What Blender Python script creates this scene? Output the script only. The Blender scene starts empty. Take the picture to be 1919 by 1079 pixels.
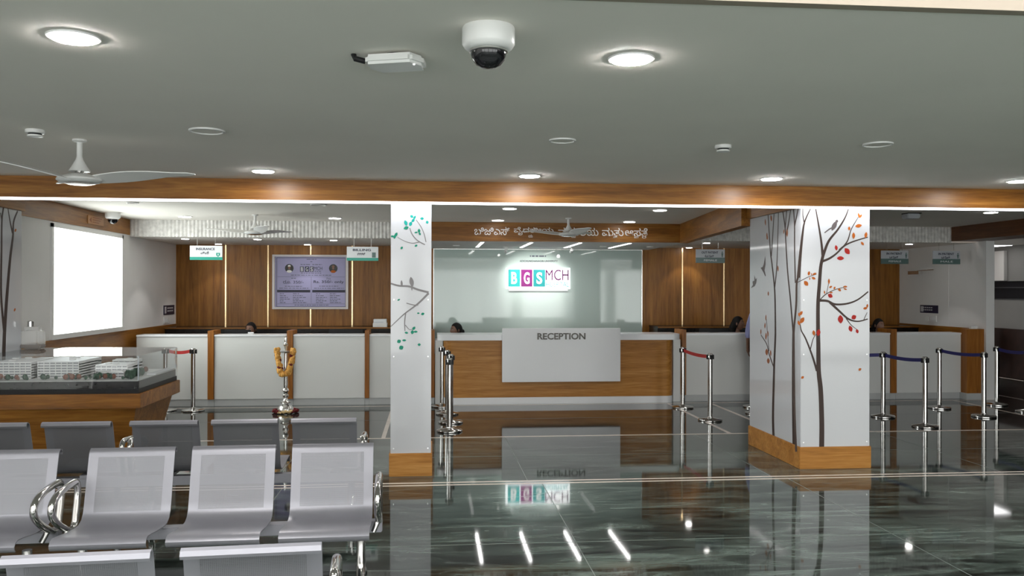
import bpy, bmesh, math, random
from mathutils import Vector, Matrix
random.seed(7)
SC = bpy.context.scene
COL = SC.collection
R = math.radians

# ------------------------------------------------------------------ camera, world, exposure
FPX, YAW, PITCH, ROLL, EYE = 1611.86, 0.0938687, 0.00167461, 0.00207666, 1.75
F_ = Vector((math.sin(YAW)*math.cos(PITCH), math.cos(YAW)*math.cos(PITCH), math.sin(PITCH)))
R0 = Vector((math.cos(YAW), -math.sin(YAW), 0)); U0 = R0.cross(F_)
R_ = R0*math.cos(ROLL)+U0*math.sin(ROLL); U_ = U0*math.cos(ROLL)-R0*math.sin(ROLL)
cam = bpy.data.cameras.new('camera'); cam.sensor_width = 36; cam.lens = FPX/1919*36
cam.clip_start = 0.05; cam.clip_end = 200
camo = bpy.data.objects.new('camera', cam); COL.objects.link(camo)
camo.matrix_world = Matrix(((R_.x, U_.x, -F_.x, 0), (R_.y, U_.y, -F_.y, 0), (R_.z, U_.z, -F_.z, EYE), (0, 0, 0, 1)))
SC.camera = camo
w = bpy.data.worlds.new('world'); SC.world = w; w.use_nodes = True
bg = w.node_tree.nodes['Background']; bg.inputs[0].default_value = (1.0, 0.985, 0.98, 1); bg.inputs[1].default_value = 3.2
SC.view_settings.view_transform = 'Standard'; SC.view_settings.look = 'None'
SC.view_settings.gamma = 1; SC.view_settings.use_curve_mapping = False
SC.view_settings.exposure = 0.2
SC.cycles.max_bounces = 10; SC.cycles.diffuse_bounces = 5; SC.cycles.glossy_bounces = 5
SC.cycles.transparent_max_bounces = 16; SC.cycles.transmission_bounces = 8
SC.cycles.caustics_reflective = False; SC.cycles.caustics_refractive = False
SC.cycles.sample_clamp_indirect = 6; SC.cycles.use_denoising = True
SKY = 68.0
DOWN, STRIP, LINEAR, WASH = 34.0, 6.0, 12.0, .55

def ray(x, y): return R_*((x-959.5)/FPX)+U_*((539.5-y)/FPX)+F_
def aY(x, y, Y):                                   # the point of the plane Y=const seen at a place of the photo
    d = ray(x, y); t = Y/d.y; return Vector((d.x*t, Y, EYE+d.z*t))
def aX(x, y, X):
    d = ray(x, y); t = X/d.x; return Vector((X, d.y*t, EYE+d.z*t))
def aZ(x, y, z):
    d = ray(x, y); t = (z-EYE)/d.z; return Vector((d.x*t, d.y*t, z))

# ------------------------------------------------------------------ mesh helpers
class MB:
    def __init__(s): s.v = []; s.f = []; s.mi = []; s.cur = 0
    def add(s, vs, fs):
        n = len(s.v); s.v += [tuple(v) for v in vs]
        for f in fs: s.f.append([n+i for i in f]); s.mi.append(s.cur)
        return s
    def box(s, x0, x1, y0, y1, z0, z1):
        if x0 > x1: x0, x1 = x1, x0
        if y0 > y1: y0, y1 = y1, y0
        if z0 > z1: z0, z1 = z1, z0
        return s.add([(x0,y0,z0),(x1,y0,z0),(x1,y1,z0),(x0,y1,z0),(x0,y0,z1),(x1,y0,z1),(x1,y1,z1),(x0,y1,z1)],
                     [(3,2,1,0),(4,5,6,7),(0,1,5,4),(1,2,6,5),(2,3,7,6),(3,0,4,7)])
    def lathe(s, prof, c=(0,0,0), n=24, axis='z'):          # prof: (radius, height)
        vs = []
        for r, h in prof:
            for k in range(n):
                a = 2*math.pi*k/n; p = (r*math.cos(a), r*math.sin(a), h)
                if axis == 'y': p = (p[0], p[2], p[1])
                if axis == 'x': p = (p[2], p[0], p[1])
                vs.append((p[0]+c[0], p[1]+c[1], p[2]+c[2]))
        fs = []
        for i in range(len(prof)-1):
            for k in range(n):
                fs.append((i*n+k, i*n+(k+1)%n, (i+1)*n+(k+1)%n, (i+1)*n+k))
        fs.append(tuple(range(n-1, -1, -1))); fs.append(tuple((len(prof)-1)*n+k for k in range(n)))
        return s.add(vs, fs)
    def cyl(s, r, z0, z1, c=(0,0,0), n=24, axis='z'): return s.lathe([(r, z0), (r, z1)], c, n, axis)
    def tube(s, pts, r, n=10, flat=1.0, closed=False):
        pts = [Vector(p) for p in pts]; vs = []; m = len(pts)
        prev = None
        for i, p in enumerate(pts):
            if closed: t = pts[(i+1) % m]-pts[i-1]
            else: t = pts[min(i+1, m-1)]-pts[max(i-1, 0)]
            t.normalize()
            if prev is None:
                u = Vector((1,0,0)) if abs(t.x) < .8 else Vector((0,1,0))
                u = (u-t*u.dot(t)).normalized()
            else: u = (prev-t*prev.dot(t)).normalized()
            prev = u; v = t.cross(u)
            rr = r[i] if isinstance(r, (list, tuple)) else r
            for k in range(n):
                a = 2*math.pi*k/n; vs.append(p+u*(rr*math.cos(a))+v*(rr*flat*math.sin(a)))
        fs = []
        for i in range(m if closed else m-1):
            j = (i+1) % m
            for k in range(n): fs.append((i*n+k, i*n+(k+1)%n, j*n+(k+1)%n, j*n+k))
        if not closed: fs.append(tuple(range(n-1, -1, -1))); fs.append(tuple((m-1)*n+k for k in range(n)))
        return s.add(vs, fs)
    def prism(s, poly, d0, d1, axis='y'):                   # poly in the two other axes, extruded along axis
        n = len(poly); vs = []
        for d in (d0, d1):
            for a, b in poly:
                vs.append({'y': (a, d, b), 'x': (d, a, b), 'z': (a, b, d)}[axis])
        fs = [tuple(range(n-1, -1, -1)), tuple(range(n, 2*n))]
        for i in range(n): fs.append((i, (i+1)%n, n+(i+1)%n, n+i))
        return s.add(vs, fs)
    def ball(s, c, rx, ry=None, rz=None, nu=14, nv=9):
        ry = rx if ry is None else ry; rz = rx if rz is None else rz; vs = [(c[0], c[1], c[2]-rz)]
        for i in range(1, nv):
            ph = -math.pi/2+math.pi*i/nv
            for k in range(nu):
                a = 2*math.pi*k/nu; vs.append((c[0]+rx*math.cos(ph)*math.cos(a), c[1]+ry*math.cos(ph)*math.sin(a), c[2]+rz*math.sin(ph)))
        vs.append((c[0], c[1], c[2]+rz)); fs = []
        for k in range(nu): fs.append((0, 1+(k+1)%nu, 1+k))
        for i in range(nv-2):
            for k in range(nu):
                a = 1+i*nu; fs.append((a+k, a+(k+1)%nu, a+nu+(k+1)%nu, a+nu+k))
        a = 1+(nv-2)*nu
        for k in range(nu): fs.append((a+k, a+(k+1)%nu, len(vs)-1))
        return s.add(vs, fs)
    def build(s, name, mat, parent=None, smooth=False, bevel=0, off=(0,0,0), seg=2):
        me = bpy.data.meshes.new(name)
        me.from_pydata([(v[0]-off[0], v[1]-off[1], v[2]-off[2]) for v in s.v], [], s.f)
        mats = mat if isinstance(mat, (list, tuple)) else [mat]
        for m in mats: me.materials.append(m)
        for p, mi in zip(me.polygons, s.mi): p.material_index = mi
        bm = bmesh.new(); bm.from_mesh(me)
        bmesh.ops.recalc_face_normals(bm, faces=bm.faces[:])
        if bevel: bmesh.ops.bevel(bm, geom=[e for e in bm.edges if len(e.link_faces) == 2 and e.calc_face_angle(0) > .6], offset=bevel, segments=seg, affect='EDGES', clamp_overlap=True)
        for f in bm.faces: f.smooth = smooth
        if smooth:
            for e in bm.edges:
                if len(e.link_faces) == 2 and e.calc_face_angle(0) > .65: e.smooth = False
        bm.to_mesh(me); bm.free()
        o = bpy.data.objects.new(name, me); COL.objects.link(o)
        if parent is not None: o.parent = parent
        return o
def B(*a): return MB().box(*a)

def thing(name, label, cat, loc=(0,0,0), rz=0, group=None):
    o = bpy.data.objects.new(name, None); COL.objects.link(o); o.empty_display_size = .1
    o.location = loc; o.rotation_euler = (0, 0, rz)
    o['label'] = label; o['category'] = cat
    if group: o['group'] = group
    return o
def tag(o, label, cat, group=None):
    o['label'] = label; o['category'] = cat
    if group: o['group'] = group
    return o
def struct(o): o['kind'] = 'structure'; return o
def copy_tree(o, parent=None):
    c = o.copy(); COL.objects.link(c)
    if parent is not None: c.parent = parent
    for ch in list(o.children): copy_tree(ch, c)
    return c

# ------------------------------------------------------------------ materials
def mat(name, col, rough=.5, metal=0, spec=.5, coat=0, emit=None, es=0, trans=0, ior=1.5, alpha=1):
    m = bpy.data.materials.new(name); m.use_nodes = True
    b = m.node_tree.nodes['Principled BSDF']
    b.inputs['Base Color'].default_value = (*col, 1); b.inputs['Roughness'].default_value = rough
    b.inputs['Metallic'].default_value = metal; b.inputs['Specular IOR Level'].default_value = spec
    b.inputs['Coat Weight'].default_value = coat; b.inputs['IOR'].default_value = ior
    b.inputs['Transmission Weight'].default_value = trans; b.inputs['Alpha'].default_value = alpha
    if emit: b.inputs['Emission Color'].default_value = (*emit, 1); b.inputs['Emission Strength'].default_value = es
    return m
def nodes(m): return m.node_tree.nodes, m.node_tree.links, m.node_tree.nodes['Principled BSDF']
def soft(name, col, amount=.06, scale=3, **k):              # a plain surface with a faint mottling of its own colour
    m = mat(name, col, **k); N, L, b = nodes(m)
    tc = N.new('ShaderNodeTexCoord'); n = N.new('ShaderNodeTexNoise'); n.inputs['Scale'].default_value = scale; n.inputs['Detail'].default_value = 4
    r = N.new('ShaderNodeValToRGB'); L.new(tc.outputs['Object'], n.inputs['Vector']); L.new(n.outputs['Fac'], r.inputs[0])
    r.color_ramp.elements[0].position = .3; r.color_ramp.elements[1].position = .7
    r.color_ramp.elements[0].color = (*[c*(1-amount) for c in col], 1); r.color_ramp.elements[1].color = (*[min(1, c*(1+amount)) for c in col], 1)
    L.new(r.outputs[0], b.inputs['Base Color']); return m
def wood(name, axis='x', dark=(.13,.046,.006), mid=(.25,.098,.015), light=(.40,.18,.036), rough=.36, board=None):
    m = mat(name, mid, rough=rough, spec=.3); N, L, b = nodes(m)
    tc = N.new('ShaderNodeTexCoord'); mp = N.new('ShaderNodeMapping')
    long_, cross = .55, 9
    sc = {'x': (long_, cross, cross), 'y': (cross, long_, cross), 'z': (cross, cross, long_)}[axis]
    mp.inputs['Scale'].default_value = sc; L.new(tc.outputs['Object'], mp.inputs['Vector'])
    n1 = N.new('ShaderNodeTexNoise'); n1.inputs['Scale'].default_value = 1.3; n1.inputs['Detail'].default_value = 7; n1.inputs['Roughness'].default_value = .62; n1.inputs['Distortion'].default_value = .8
    L.new(mp.outputs[0], n1.inputs['Vector'])
    n2 = N.new('ShaderNodeTexNoise'); n2.inputs['Scale'].default_value = 9; n2.inputs['Detail'].default_value = 4
    L.new(mp.outputs[0], n2.inputs['Vector'])
    mx = N.new('ShaderNodeMath'); mx.operation = 'MULTIPLY_ADD'; mx.inputs[1].default_value = .28; L.new(n2.outputs['Fac'], mx.inputs[0])
    ad = N.new('ShaderNodeMath'); ad.operation = 'MULTIPLY'; ad.inputs[1].default_value = .75; L.new(n1.outputs['Fac'], ad.inputs[0]); L.new(ad.outputs[0], mx.inputs[2])
    r = N.new('ShaderNodeValToRGB'); e = r.color_ramp.elements
    e[0].position = .33; e[0].color = (*dark, 1); e[1].position = .68; e[1].color = (*light, 1)
    x = e.new(.5); x.color = (*mid, 1)
    L.new(mx.outputs[0], r.inputs[0]); out = r.outputs[0]
    if board:                                               # boards of slightly different tone
        sp = N.new('ShaderNodeSeparateXYZ'); L.new(tc.outputs['Object'], sp.inputs[0])
        dv = N.new('ShaderNodeMath'); dv.operation = 'DIVIDE'; dv.inputs[1].default_value = board; L.new(sp.outputs['X'], dv.inputs[0])
        fl = N.new('ShaderNodeMath'); fl.operation = 'FLOOR'; L.new(dv.outputs[0], fl.inputs[0])
        wn = N.new('ShaderNodeTexWhiteNoise'); wn.noise_dimensions = '1D'; L.new(fl.outputs[0], wn.inputs['W'])
        ml = N.new('ShaderNodeMapRange'); ml.inputs['To Min'].default_value = .8; ml.inputs['To Max'].default_value = 1.15; L.new(wn.outputs['Value'], ml.inputs[0])
        vm = N.new('ShaderNodeVectorMath'); vm.operation = 'SCALE'; L.new(out, vm.inputs[0]); L.new(ml.outputs[0], vm.inputs['Scale']); out = vm.outputs[0]
    L.new(out, b.inputs['Base Color'])
    bp = N.new('ShaderNodeBump'); bp.inputs['Strength'].default_value = .06; bp.inputs['Distance'].default_value = .004
    L.new(n2.outputs['Fac'], bp.inputs['Height']); L.new(bp.outputs[0], b.inputs['Normal'])
    return m

M = {}
M['wood_x'] = wood('oak_laminate_along', 'x'); M['wood_y'] = wood('oak_laminate_deep', 'y')
M['wood_z'] = wood('oak_laminate_upright', 'z', dark=(.15,.054,.008), mid=(.27,.108,.018), light=(.38,.165,.032), board=.37)
M['wood_desk'] = wood('honey_laminate', 'x', dark=(.26,.10,.016), mid=(.44,.19,.038), light=(.58,.29,.08))
M['wood_post'] = wood('post_laminate', 'z', dark=(.19,.064,.010), mid=(.31,.112,.018), light=(.40,.16,.032))
M['wood_brown'] = wood('brown_laminate', 'y', dark=(.06,.022,.008), mid=(.11,.042,.015), light=(.16,.065,.024))
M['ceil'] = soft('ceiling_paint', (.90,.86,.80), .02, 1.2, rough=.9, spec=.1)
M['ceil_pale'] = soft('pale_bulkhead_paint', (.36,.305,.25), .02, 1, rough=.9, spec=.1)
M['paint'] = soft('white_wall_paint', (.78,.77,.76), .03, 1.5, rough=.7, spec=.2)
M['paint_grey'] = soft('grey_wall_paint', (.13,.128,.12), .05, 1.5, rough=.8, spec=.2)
M['acrylic'] = soft('white_gloss_acrylic', (.58,.59,.615), .01, 1, rough=.07, spec=.4)
M['counter'] = soft('white_counter_laminate', (.74,.745,.73), .02, 1, rough=.3)
M['white'] = mat('white_plastic', (.8,.8,.79), rough=.35)
M['solid'] = soft('solid_surface', (.82,.83,.85), .01, 2, rough=.2)
M['plinth'] = soft('skirting_grey', (.50,.51,.51), .05, 3, rough=.3)
M['fluted'] = soft('fluted_white', (.66,.645,.62), .22, 14, rough=.6)
M['chrome'] = mat('polished_steel', (.58,.565,.55), rough=.12, metal=1)
M['silver'] = mat('silver_metal', (.80,.79,.77), rough=.25, metal=1)
M['frame'] = mat('board_frame', (.36,.33,.32), rough=.35, metal=.6)
M['steel'] = soft('powder_silver', (.262,.258,.285), .02, 2, rough=.38, metal=.5)
M['brass'] = mat('brass_strip', (.85,.62,.35), rough=.25, metal=1)
M['black'] = mat('black_plastic', (.010,.010,.011), rough=.45, spec=.25)
M['dado'] = soft('dark_dado', (.014,.006,.004), .3, 6, rough=.6, spec=.12)
M['granite'] = soft('black_granite', (.012,.010,.009), .3, 30, rough=.25, spec=.3)
M['red'] = mat('red_belt', (.45,.02,.02), rough=.6); M['blue'] = mat('navy_belt', (.012,.012,.13), rough=.6)
M['lamp'] = mat('lamp_glow', (1,1,1), emit=(1,.97,.93), es=DOWN)
M['lamp_hall'] = mat('hall_lamp_glow', (1,1,1), emit=(1,.97,.93), es=230)
M['strip'] = mat('led_strip_glow', (1,1,1), emit=(.95,.96,1), es=STRIP)
M['linear'] = mat('linear_lamp_glow', (1,1,1), emit=(1,.98,.96), es=LINEAR)
M['panel'] = mat('panel_glow', (1,1,1), emit=(1,.99,1), es=5)
M['halo'] = mat('halo_glow', (1,1,1), emit=(.95,.99,1), es=1.5)
M['spot'] = mat('spot_glow', (1,1,1), emit=(1,.96,.9), es=20)
M['teal'] = mat('teal_acrylic', (.015,.42,.41), rough=.3, emit=(.03,.62,.6), es=.05)
M['teal2'] = mat('deep_teal_acrylic', (.01,.29,.30), rough=.3, emit=(.02,.5,.5), es=.03)
M['magenta'] = mat('magenta_acrylic', (.22,.008,.16), rough=.3, emit=(.36,.01,.26), es=.03)
M['purple'] = mat('purple_acrylic', (.10,.006,.08), rough=.4, spec=.2)
M['white_lit'] = mat('white_lit_acrylic', (.9,.9,.9), rough=.3, emit=(1,1,1), es=.5)
M['ink'] = mat('dark_ink', (.02,.02,.04), rough=.5); M['ink_grey'] = mat('grey_ink', (.10,.10,.14), rough=.5)
M['navy'] = mat('navy_board', (.012,.014,.05), rough=.35)
M['sign_white'] = mat('sign_white', (.80,.82,.84), rough=.3); M['sign_green'] = mat('sign_green', (.02,.36,.27), rough=.3)
M['sign_slate'] = mat('sign_slate_green', (.10,.17,.16), rough=.3); M['sign_grey'] = mat('sign_grey', (.52,.54,.58), rough=.3)
M['lilac'] = soft('lilac_print', (.33,.31,.52), .05, 2, rough=.3)
M['letter_steel'] = mat('steel_letter', (.05,.045,.04), rough=.3, metal=.6)
M['letter_white'] = mat('white_letter', (.85,.84,.82), rough=.35, emit=(1,.98,.95), es=.06)
M['trunk'] = mat('mural_brown', (.055,.036,.03), rough=.4, spec=.2); M['twig'] = mat('mural_grey', (.05,.05,.052), rough=.4, spec=.2)
M['leaf_o'] = mat('mural_orange', (.45,.11,.012), rough=.4, spec=.2); M['leaf_r'] = mat('mural_red', (.40,.018,.012), rough=.4, spec=.2)
M['leaf_b'] = mat('mural_rust', (.30,.10,.04), rough=.4, spec=.2)
M['leaf_g'] = mat('mural_green', (.01,.24,.15), rough=.4, spec=.2); M['leaf_t'] = mat('mural_teal', (.01,.34,.29), rough=.4, spec=.2)
M['branch_g'] = mat('mural_ash', (.22,.21,.215), rough=.4, spec=.2); M['bird'] = mat('mural_bird', (.12,.10,.10), rough=.4, spec=.2)
M['skin'] = soft('brown_skin', (.20,.10,.065), .06, 20, rough=.5); M['hair'] = mat('black_hair', (.006,.005,.005), rough=.6, spec=.2)
M['lip'] = mat('lip', (.16,.05,.04), rough=.4); M['eyew'] = mat('eye_white', (.5,.48,.45), rough=.2)
M['lav'] = soft('lavender_cloth', (.28,.29,.50), .06, 8, rough=.85); M['dark_cloth'] = soft('dark_cloth', (.02,.018,.022), .2, 20, rough=.9)
M['black_cloth'] = mat('black_fabric', (.01,.009,.009), rough=.9, spec=.1); M['teal_cloth'] = soft('teal_cloth', (.03,.08,.09), .2, 20, rough=.9); M['maroon_cloth'] = soft('maroon_cloth', (.12,.02,.03), .2, 20, rough=.9)
M['marigold'] = soft('marigold', (.80,.42,.10), .25, 60, rough=.8); M['rose'] = soft('dark_red_petals', (.16,.01,.012), .5, 60, rough=.8)
M['cream_petal'] = soft('cream_petals', (.75,.55,.28), .3, 60, rough=.8)
M['tree_green'] = soft('model_foliage', (.05,.09,.06), .4, 40, rough=.9); M['tree_rust'] = soft('model_rust_foliage', (.22,.10,.07), .3, 40, rough=.9)
M['model_white'] = soft('model_card', (.80,.79,.77), .04, 20, rough=.5); M['model_glass'] = mat('model_window', (.35,.35,.36), rough=.2)
M['model_base'] = soft('model_ground', (.55,.55,.52), .1, 14, rough=.6)

def glass(name, tint=(.93,.97,.96), ior=1.5):           # thin clear sheet: sees through, mirrors at its own fresnel
    m = bpy.data.materials.new(name); m.use_nodes = True; N = m.node_tree.nodes; L = m.node_tree.links; N.clear()
    o = N.new('ShaderNodeOutputMaterial'); t = N.new('ShaderNodeBsdfTransparent'); t.inputs[0].default_value = (*tint, 1)
    g = N.new('ShaderNodeBsdfGlossy'); g.inputs['Roughness'].default_value = .02; f = N.new('ShaderNodeFresnel'); f.inputs[0].default_value = ior
    mx = N.new('ShaderNodeMixShader'); ge = N.new('ShaderNodeNewGeometry'); ml = N.new('ShaderNodeMath'); ml.operation = 'MULTIPLY_ADD'
    sb = N.new('ShaderNodeMath'); sb.operation = 'SUBTRACT'; sb.inputs[0].default_value = 1; L.new(ge.outputs['Backfacing'], sb.inputs[1])
    ml.operation = 'MULTIPLY'; L.new(f.outputs[0], ml.inputs[0]); L.new(sb.outputs[0], ml.inputs[1]); L.new(ml.outputs[0], mx.inputs[0]); L.new(t.outputs[0], mx.inputs[1]); L.new(g.outputs[0], mx.inputs[2]); L.new(mx.outputs[0], o.inputs[0])
    return m
M['glass'] = glass('window_glass'); M['clear'] = glass('clear_acrylic', (.95,.96,.965), 1.75); M['jar'] = mat('jar_acrylic', (.85,.85,.84), rough=.08, alpha=.30)
M['backglass'] = mat('back_painted_glass', (.50,.60,.565), rough=.05, spec=.6)
M['dark_glass'] = mat('dark_glass', (.008,.008,.01), rough=.05)

# perforated steel for the chair backs
def perforated():
    m = soft('perforated_silver', (.25,.247,.27), .02, 2, rough=.40, metal=.45); N, L, b = nodes(m)
    tc = N.new('ShaderNodeTexCoord'); mp = N.new('ShaderNodeMapping'); mp.inputs['Scale'].default_value = (1, 1, 1)
    L.new(tc.outputs['Object'], mp.inputs[0]); sp = N.new('ShaderNodeSeparateXYZ'); L.new(mp.outputs[0], sp.inputs[0])
    def mth(op, a, bb=None):
        n = N.new('ShaderNodeMath'); n.operation = op
        for i, v in enumerate((a, bb)):
            if v is None: continue
            if isinstance(v, (int, float)): n.inputs[i].default_value = v
            else: L.new(v, n.inputs[i])
        return n.outputs[0]
    k = 2*math.pi/.0095
    s1 = mth('SINE', mth('MULTIPLY', mth('ADD', sp.outputs[0], sp.outputs[2]), k*.707)); s2 = mth('SINE', mth('MULTIPLY', mth('SUBTRACT', sp.outputs[0], sp.outputs[2]), k*.707))
    h = mth('GREATER_THAN', mth('MULTIPLY', s1, s2), .38)
    L.new(mth('SUBTRACT', 1.0, h), b.inputs['Alpha'])
    return m
M['perf'] = perforated()

# polished dark green marble
def marble(name='green_marble', lo=(.011,.013,.012), md=(.034,.044,.038), hi=(.078,.100,.087), top=(.17,.215,.19), sc=2.1):
    m = mat(name, (.03,.04,.036), rough=.045, spec=.5); N, L, b = nodes(m)
    tc = N.new('ShaderNodeTexCoord'); mp = N.new('ShaderNodeMapping'); mp.inputs['Scale'].default_value = (.42, 2.3, 1); mp.inputs['Rotation'].default_value = (0, 0, .10)
    L.new(tc.outputs['Object'], mp.inputs[0])
    n1 = N.new('ShaderNodeTexNoise'); n1.inputs['Scale'].default_value = sc; n1.inputs['Detail'].default_value = 12; n1.inputs['Roughness'].default_value = .74; n1.inputs['Distortion'].default_value = 1.4
    L.new(mp.outputs[0], n1.inputs['Vector'])
    r = N.new('ShaderNodeValToRGB'); e = r.color_ramp.elements
    e[0].position = .38; e[0].color = (*lo,1); e[1].position = .68; e[1].color = (*top,1)
    x = e.new(.47); x.color = (*md,1); x = e.new(.56); x.color = (*hi,1)
    n3 = N.new('ShaderNodeTexNoise'); n3.inputs['Scale'].default_value = .8; n3.inputs['Detail'].default_value = 3; L.new(tc.outputs['Object'], n3.inputs['Vector'])
    m3 = N.new('ShaderNodeMath'); m3.operation = 'MULTIPLY_ADD'; m3.inputs[1].default_value = .35; m3.inputs[2].default_value = -.175; L.new(n3.outputs['Fac'], m3.inputs[0])
    m4 = N.new('ShaderNodeMath'); m4.operation = 'ADD'; L.new(n1.outputs['Fac'], m4.inputs[0]); L.new(m3.outputs[0], m4.inputs[1]); L.new(m4.outputs[0], r.inputs[0])
    # thin pale veins
    n2 = N.new('ShaderNodeTexNoise'); n2.inputs['Scale'].default_value = .9; n2.inputs['Detail'].default_value = 5; n2.inputs['Distortion'].default_value = .6
    mp2 = N.new('ShaderNodeMapping'); mp2.inputs['Scale'].default_value = (.5, 1.3, 1); mp2.inputs['Rotation'].default_value = (0, 0, -.35); L.new(tc.outputs['Object'], mp2.inputs[0]); L.new(mp2.outputs[0], n2.inputs['Vector'])
    rv = N.new('ShaderNodeValToRGB'); ev = rv.color_ramp.elements; ev[0].position = .494; ev[0].color = (0,0,0,1); ev[1].position = .506; ev[1].color = (0,0,0,1)
    y = ev.new(.5); y.color = (.3,.3,.3,1)
    L.new(n2.outputs['Fac'], rv.inputs[0])
    mx = N.new('ShaderNodeMixRGB'); mx.inputs[2].default_value = (.20,.24,.22,1); L.new(rv.outputs[0], mx.inputs[0]); L.new(r.outputs[0], mx.inputs[1])
    L.new(mx.outputs[0], b.inputs['Base Color'])
    return m
M['marble'] = marble()
M['marble_plain'] = marble('dark_marble', (.018,.020,.019), (.022,.026,.024), (.028,.033,.030), (.045,.05,.046), .8)
M['inlay'] = soft('cream_marble', (.72,.62,.55), .06, 6, rough=.12)
M['seam'] = mat('grout_seam', (.16,.19,.17), rough=.3)

def text(body, size, m, parent, loc, width=None, height=None, extrude=.002, name='lettering', rot=(math.pi/2,0,0), align='CENTER', off=0):
    c = bpy.data.curves.new('t', 'FONT'); c.body = body; c.size = size; c.extrude = extrude; c.align_x = align; c.align_y = 'CENTER'; c.resolution_u = 4; c.offset = off
    o = bpy.data.objects.new('t', c); COL.objects.link(o)
    dg = bpy.context.evaluated_depsgraph_get(); me = bpy.data.meshes.new_from_object(o.evaluated_get(dg))
    bpy.data.objects.remove(o); bpy.data.curves.remove(c)
    xs = [v.co.x for v in me.vertices]; ys = [v.co.y for v in me.vertices]
    cx = (min(xs)+max(xs))/2; cy = (min(ys)+max(ys))/2
    sx = width/(max(xs)-min(xs)) if width else 1; sy = height/(max(ys)-min(ys)) if height else (sx if width else 1)
    if not width and height: sx = sy
    for v in me.vertices: v.co.x = (v.co.x-cx)*sx; v.co.y = (v.co.y-cy)*sy
    me.materials.clear(); me.materials.append(m)
    me.name = name; t = bpy.data.objects.new(name, me); COL.objects.link(t); t.location = loc; t.rotation_euler = rot
    if parent is not None: t.parent = parent
    return t

# ------------------------------------------------------------------ the setting
ZC, ZH, ZB, ZS, ZR = 2.775, 2.745, 2.555, 2.525, 2.485      # ceiling, beam bottom, service soffit, reception soffit
YB, YS, YK = 15.56, 13.22, 7.95                    # back wall, service soffit front, hall beam front
XL, XR = -4.45, 8.85                              # inner side walls
HX0, HX1, HY0 = -8.5, 11.7, -5.0                  # hall extents

struct(B(HX0-.2, HX1+.2, HY0-.2, 10.187, -.12, 0).build('floor', M['marble'])); struct(B(HX0-.2, HX1+.2, 10.187, 19.2, -.12, 0).build('floor', M['marble_plain']))
def line(x0, x1, y0, y1): return struct(B(x0, x1, y0, y1, 0, .0012).build('trim_1', M['inlay']))
line(HX0, HX1, 7.70, 7.735); line(HX0, HX1, 7.80, 7.835); line(HX0, HX1, 10.16, 10.215)
line(XL+.02, XR+.2, 12.97, 13.015); line(3.61, 3.66, 10.22, 12.97); line(4.275, 4.325, 10.22, 12.97)
line(8.26, 8.31, 9.0, 12.97); line(-.58, -.53, 10.22, 12.97); line(9.43, 9.48, 10.22, 18.9); line(11.40, 11.46, 10.22, 18.9)
for x in (1.0, 3.3, 5.6, -1.3, 7.9):              # seams of the big slabs
    struct(B(x, x+.006, HY0, 7.7, 0, .0008).build('trim_2', M['seam'])); struct(B(x-.12, x-.114, 7.84, 10.16, 0, .0008).build('trim_2', M['seam']))
for y in (5.9, 4.1, 2.3, 9.0, 11.6): struct(B(-3.5, HX1, y, y+.006, 0, .0008).build('trim_2', M['seam']))

struct(B(HX0-.2, HX1+.2, 2.915, YK+.02, ZH, ZC+.12).build('ceiling', M['ceil']))
struct(B(HX0-.2, HX1+.2, YK+.02, YS+.1, ZC, ZC+.12).build('ceiling', M['ceil']))
struct(B(XR+.141, HX1+.2, 11.0, 19.2, 2.66, 2.70).build('ceiling', M['ceil']))
struct(B(XR, HX1+.2, YS+.1, 19.2, ZC, ZC+.12).build('ceiling', M['ceil']))
# pale bulkhead nearer than the grey ceiling
ZA = 7.0
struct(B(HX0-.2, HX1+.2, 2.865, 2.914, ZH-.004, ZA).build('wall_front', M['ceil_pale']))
struct(MB().box(HX0-.35, HX0-.151, HY0-.15, 2.914, 0, ZA).box(HX1+.151, HX1+.35, HY0-.15, 2.914, 0, ZA).box(HX0-.35, HX1+.35, HY0-.15, HY0, ZC, ZA).build('wall_rear', M['paint']))
sk = struct(MB().box(HX0-.35, HX1+.35, HY0-.15, HY0+.6, ZA, ZA+.15).box(HX0-.35, HX1+.35, 2.3, 2.864, ZA-.001, ZA+.15).box(-3.4, -3.2, HY0, 2.9, ZA, ZA+.15).box(1.9, 2.1, HY0, 2.9, ZA, ZA+.15).box(7.2, 7.4, HY0, 2.9, ZA, ZA+.15).build('window_9', M['white']))
for x0, x1 in ((HX0, -3.4), (-3.2, 1.9), (2.1, 7.2), (7.4, HX1)):
    B(x0, x1, HY0+.6, 2.3, ZA+.06, ZA+.07).build('pane', M['glass'], sk)
    l = bpy.data.lights.new('daylight', 'AREA'); l.shape = 'RECTANGLE'; l.size = x1-x0; l.size_y = 6.6; l.energy = SKY*(x1-x0); l.color = (1,.985,.98)
    lo = bpy.data.objects.new('daylight', l); COL.objects.link(lo); lo.location = ((x0+x1)/2, (HY0+2.9)/2, ZA+.01)
# hall beam in wood
struct(B(HX0-.1, HX1, YK, YK+.145, ZB, ZH-.001).build('trim_4', M['wood_x']))
# left and right depth beams in wood
struct(B(XL-.12, XL+.008, 9.401, YS, 2.545, ZC-.001).build('trim_5', M['wood_y']))
struct(B(XL-.12, XL+.24, YK+.146, 9.4, 2.5535, ZC-.001).build('trim_5', M['wood_y']))
struct(B(8.40, 8.95, YK+.146, YS, 2.545, ZC-.001).build('trim_5', M['wood_brown']))
struct(MB().prism([(3.56, YK+.146), (4.3, YK+.146), (4.3, 9.46), (3.56, 9.46)], 2.5535, ZC-.001, 'z').build('trim_5', M['wood_y']))
struct(MB().prism([(3.50, 9.461), (3.62, 9.461), (3.98, 13.1), (3.86, 13.1)], 2.475, ZC-.001, 'z').build('trim_6', M['wood_y']))

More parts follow.
